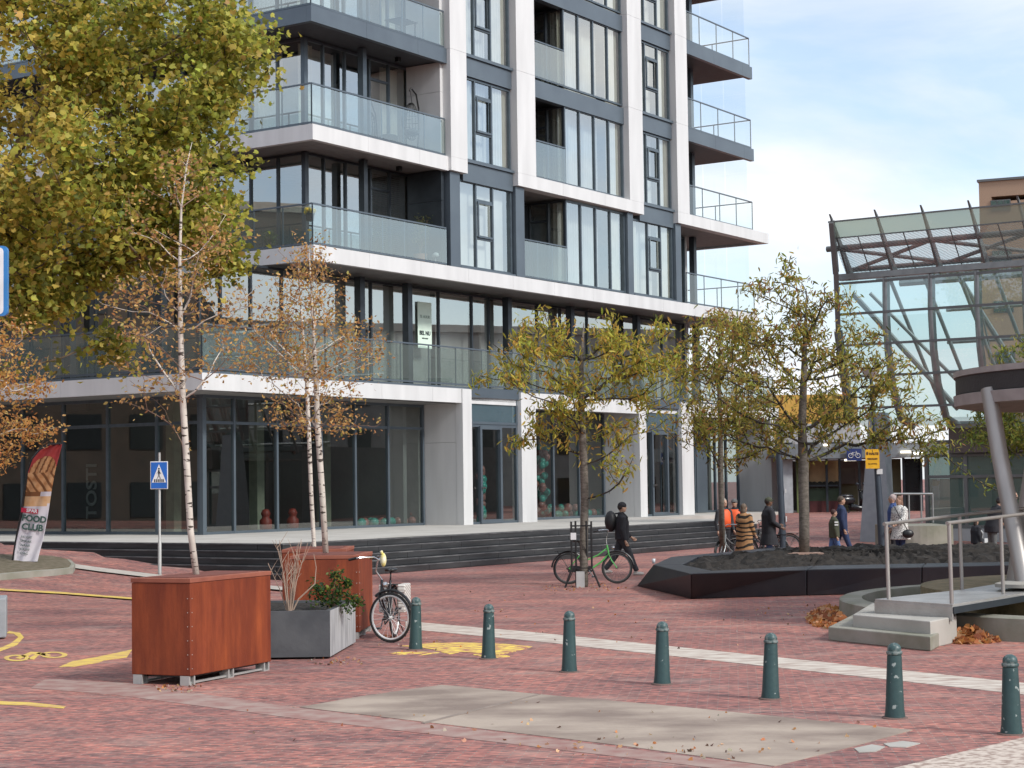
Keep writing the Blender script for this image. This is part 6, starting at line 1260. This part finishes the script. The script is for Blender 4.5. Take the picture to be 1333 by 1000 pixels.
person('person in a long brown and black tiger striped coat', (P(969, 700, 47.8).x, 47.8, 0), 1.64, R(40), top=tiger(), legs=BLKC, coat_len=1.14, bulk=1.35, elbow=(.5, .8), asw=(.1, .5), hair=(.14, .10, .07), longhair=True, top_part='coat')
person('person in a black parka, blue jeans and olive cap looking right', (P(1001, 700, 48.6).x, 48.6, 0), 1.80, R(10), skin=SKIND, top=BLKC, legs=JEAN, coat_len=.88, hat='cap', hat_m=OLIVE, bulk=1.22, asw=(.1, .3), elbow=(.9, .9), lsw=(-.08, .1), top_part='coat')
person('child in an olive jacket with white sleeve stripes walking right', (P(1086, 700, 50).x, 50, 0), 1.46, R(5), top=OLIVE, legs=JEAN, coat_len=.58, hair=(.05, .018, .015), bulk=1.15, lsw=(.3, -.25), knee=(0, .2), shoes=SHOEW)
qq = P(1088, 700, 50); b = MB()
for z in (1.02, 1.09): b.box(-.05, .05, -.265, -.245, z - .02, z + .02)
o = b.build('sleeve_stripe', WHITE, bpy.data.objects[[o.name for o in bpy.data.objects if o.get('label', '').startswith('child in an olive')][0]])
person('adult in a dark navy jacket walking right beside the child in olive', (P(1096, 700, 51.5).x, 51.5, 0), 1.82, R(0), top=NAVY, legs=JEAND, coat_len=.6, hair=(.07, .05, .035), lsw=(.35, -.3), knee=(0, .25), bulk=1.05)
t, W, s = person('person in a white coat printed with black lettering patterns', (P(1172, 700, 50).x, 50, 0), 1.76, R(-150), top=scribble(), legs=JEAND, coat_len=.82, hair=(.22, .12, .08), bulk=1.3, asw=(.05, .35), elbow=(.3, .7), longhair=True, top_part='coat')
a = P(1182, 695, 49.6); b = MB(); b.ball((0, 0, 0), .16, .08, .12, 12, 8); b.tube([(0, 0, .08), (-.2, -.06, .42), (-.36, .1, .78)], .012, 6); o = b.build('handbag', BLACK, smooth=True); o.location = a; tag(o, 'black shoulder bag hanging from the white printed coat', 'bag')
person('person in a blue jacket half hidden behind the white printed coat', (P(1163, 700, 51.2).x, 51.2, 0), 1.80, R(170), top=cloth('blue_cloth', (.04, .08, .22)), legs=BLKC, hair=(.45, .36, .34))
t, W, s = person('small child in black with a white strap, near the ramp railing', (P(1271, 700, 48).x, 48, 0), 1.16, R(20), top=BLKC, legs=BLKC, coat_len=.62, hair=(.04, .025, .018), bulk=1.35, longhair=True); b = MB(); b.tube([W(.02, -.27, 1.32), W(.14, -.24, 1.2), W(.19, -.12, 1.0)], .02, 6); b.box(.10, .2, -.22, -.12, .52, .66); b.build('strap', WHITE, t)
person('adult in a black padded coat and grey trousers bending forward by the child', (P(1292, 700, 50).x, 50, 0), 1.74, R(15), top=BLKC, legs=cloth('grey_trousers', (.12, .13, .13)), coat_len=.66, lean=.35, bulk=1.35, asw=(.5, .6), elbow=(.3, .3), hat='beanie', hat_m=BLKC)
person('curly haired person in black behind the leaning steel column', (P(1317, 700, 50.5).x, 50.5, 0), 1.86, R(-30), top=BLKC, legs=BLKC, coat_len=.6, hair=(.035, .018, .012), bulk=1.15, lean=.1, asw=(.3, .5), elbow=(.8, .8))

# ------------------------------------------------------------------ fallen leaves and small litter
def litter(name, label, polys, n, size, cols, zf=lambda x, y: 0, pile=0):
    pos = []
    while len(pos) < n:
        cx, cy, rx, ry, w_ = random.choices(polys, [p[4] for p in polys])[0]; a = random.random() * 6.28; r_ = random.random() ** .6; p = G(cx + rx * r_ * math.cos(a), cy + ry * r_ * math.sin(a)); pos.append((p.x, p.y, .012 + zf(p.x, p.y) + pile * (1 - r_) * random.random()))
    pos = np.array(pos); o = leaves(name, pos, size * (.6 + .8 * RNG.random(n)), pick(cols, n), None, 'palm', 0, ); return tag(o, label, 'leaves', kind='stuff')
ORL = [(.62, .28, .11), (.52, .22, .08), (.70, .44, .24), (.36, .14, .07)]
litter('leaf_pile', 'heap of dry orange leaves against the round plinth and its steps', [(1080, 806, 28, 13, 6), (1095, 815, 14, 6, 1.2), (1170, 835, 46, 4.5, 3.0), (1262, 833, 44, 6, 4), (1120, 770, 46, 2, 1.6)], 1900, .12, ORL, pile=.20)
litter('fallen_leaves', 'scattered dry leaves and crumbs over the brick paving', [(760, 765, 60, 6, 3), (700, 800, 600, 50, 3), (900, 975, 200, 16, 1.2), (230, 897, 40, 6, 1), (700, 945, 500, 30, 1), (520, 840, 60, 12, .6), (1040, 800, 60, 16, 1), (440, 862, 40, 6, 1)], 520, .036, ORL + [(.2, .12, .09), (.5, .42, .34)])
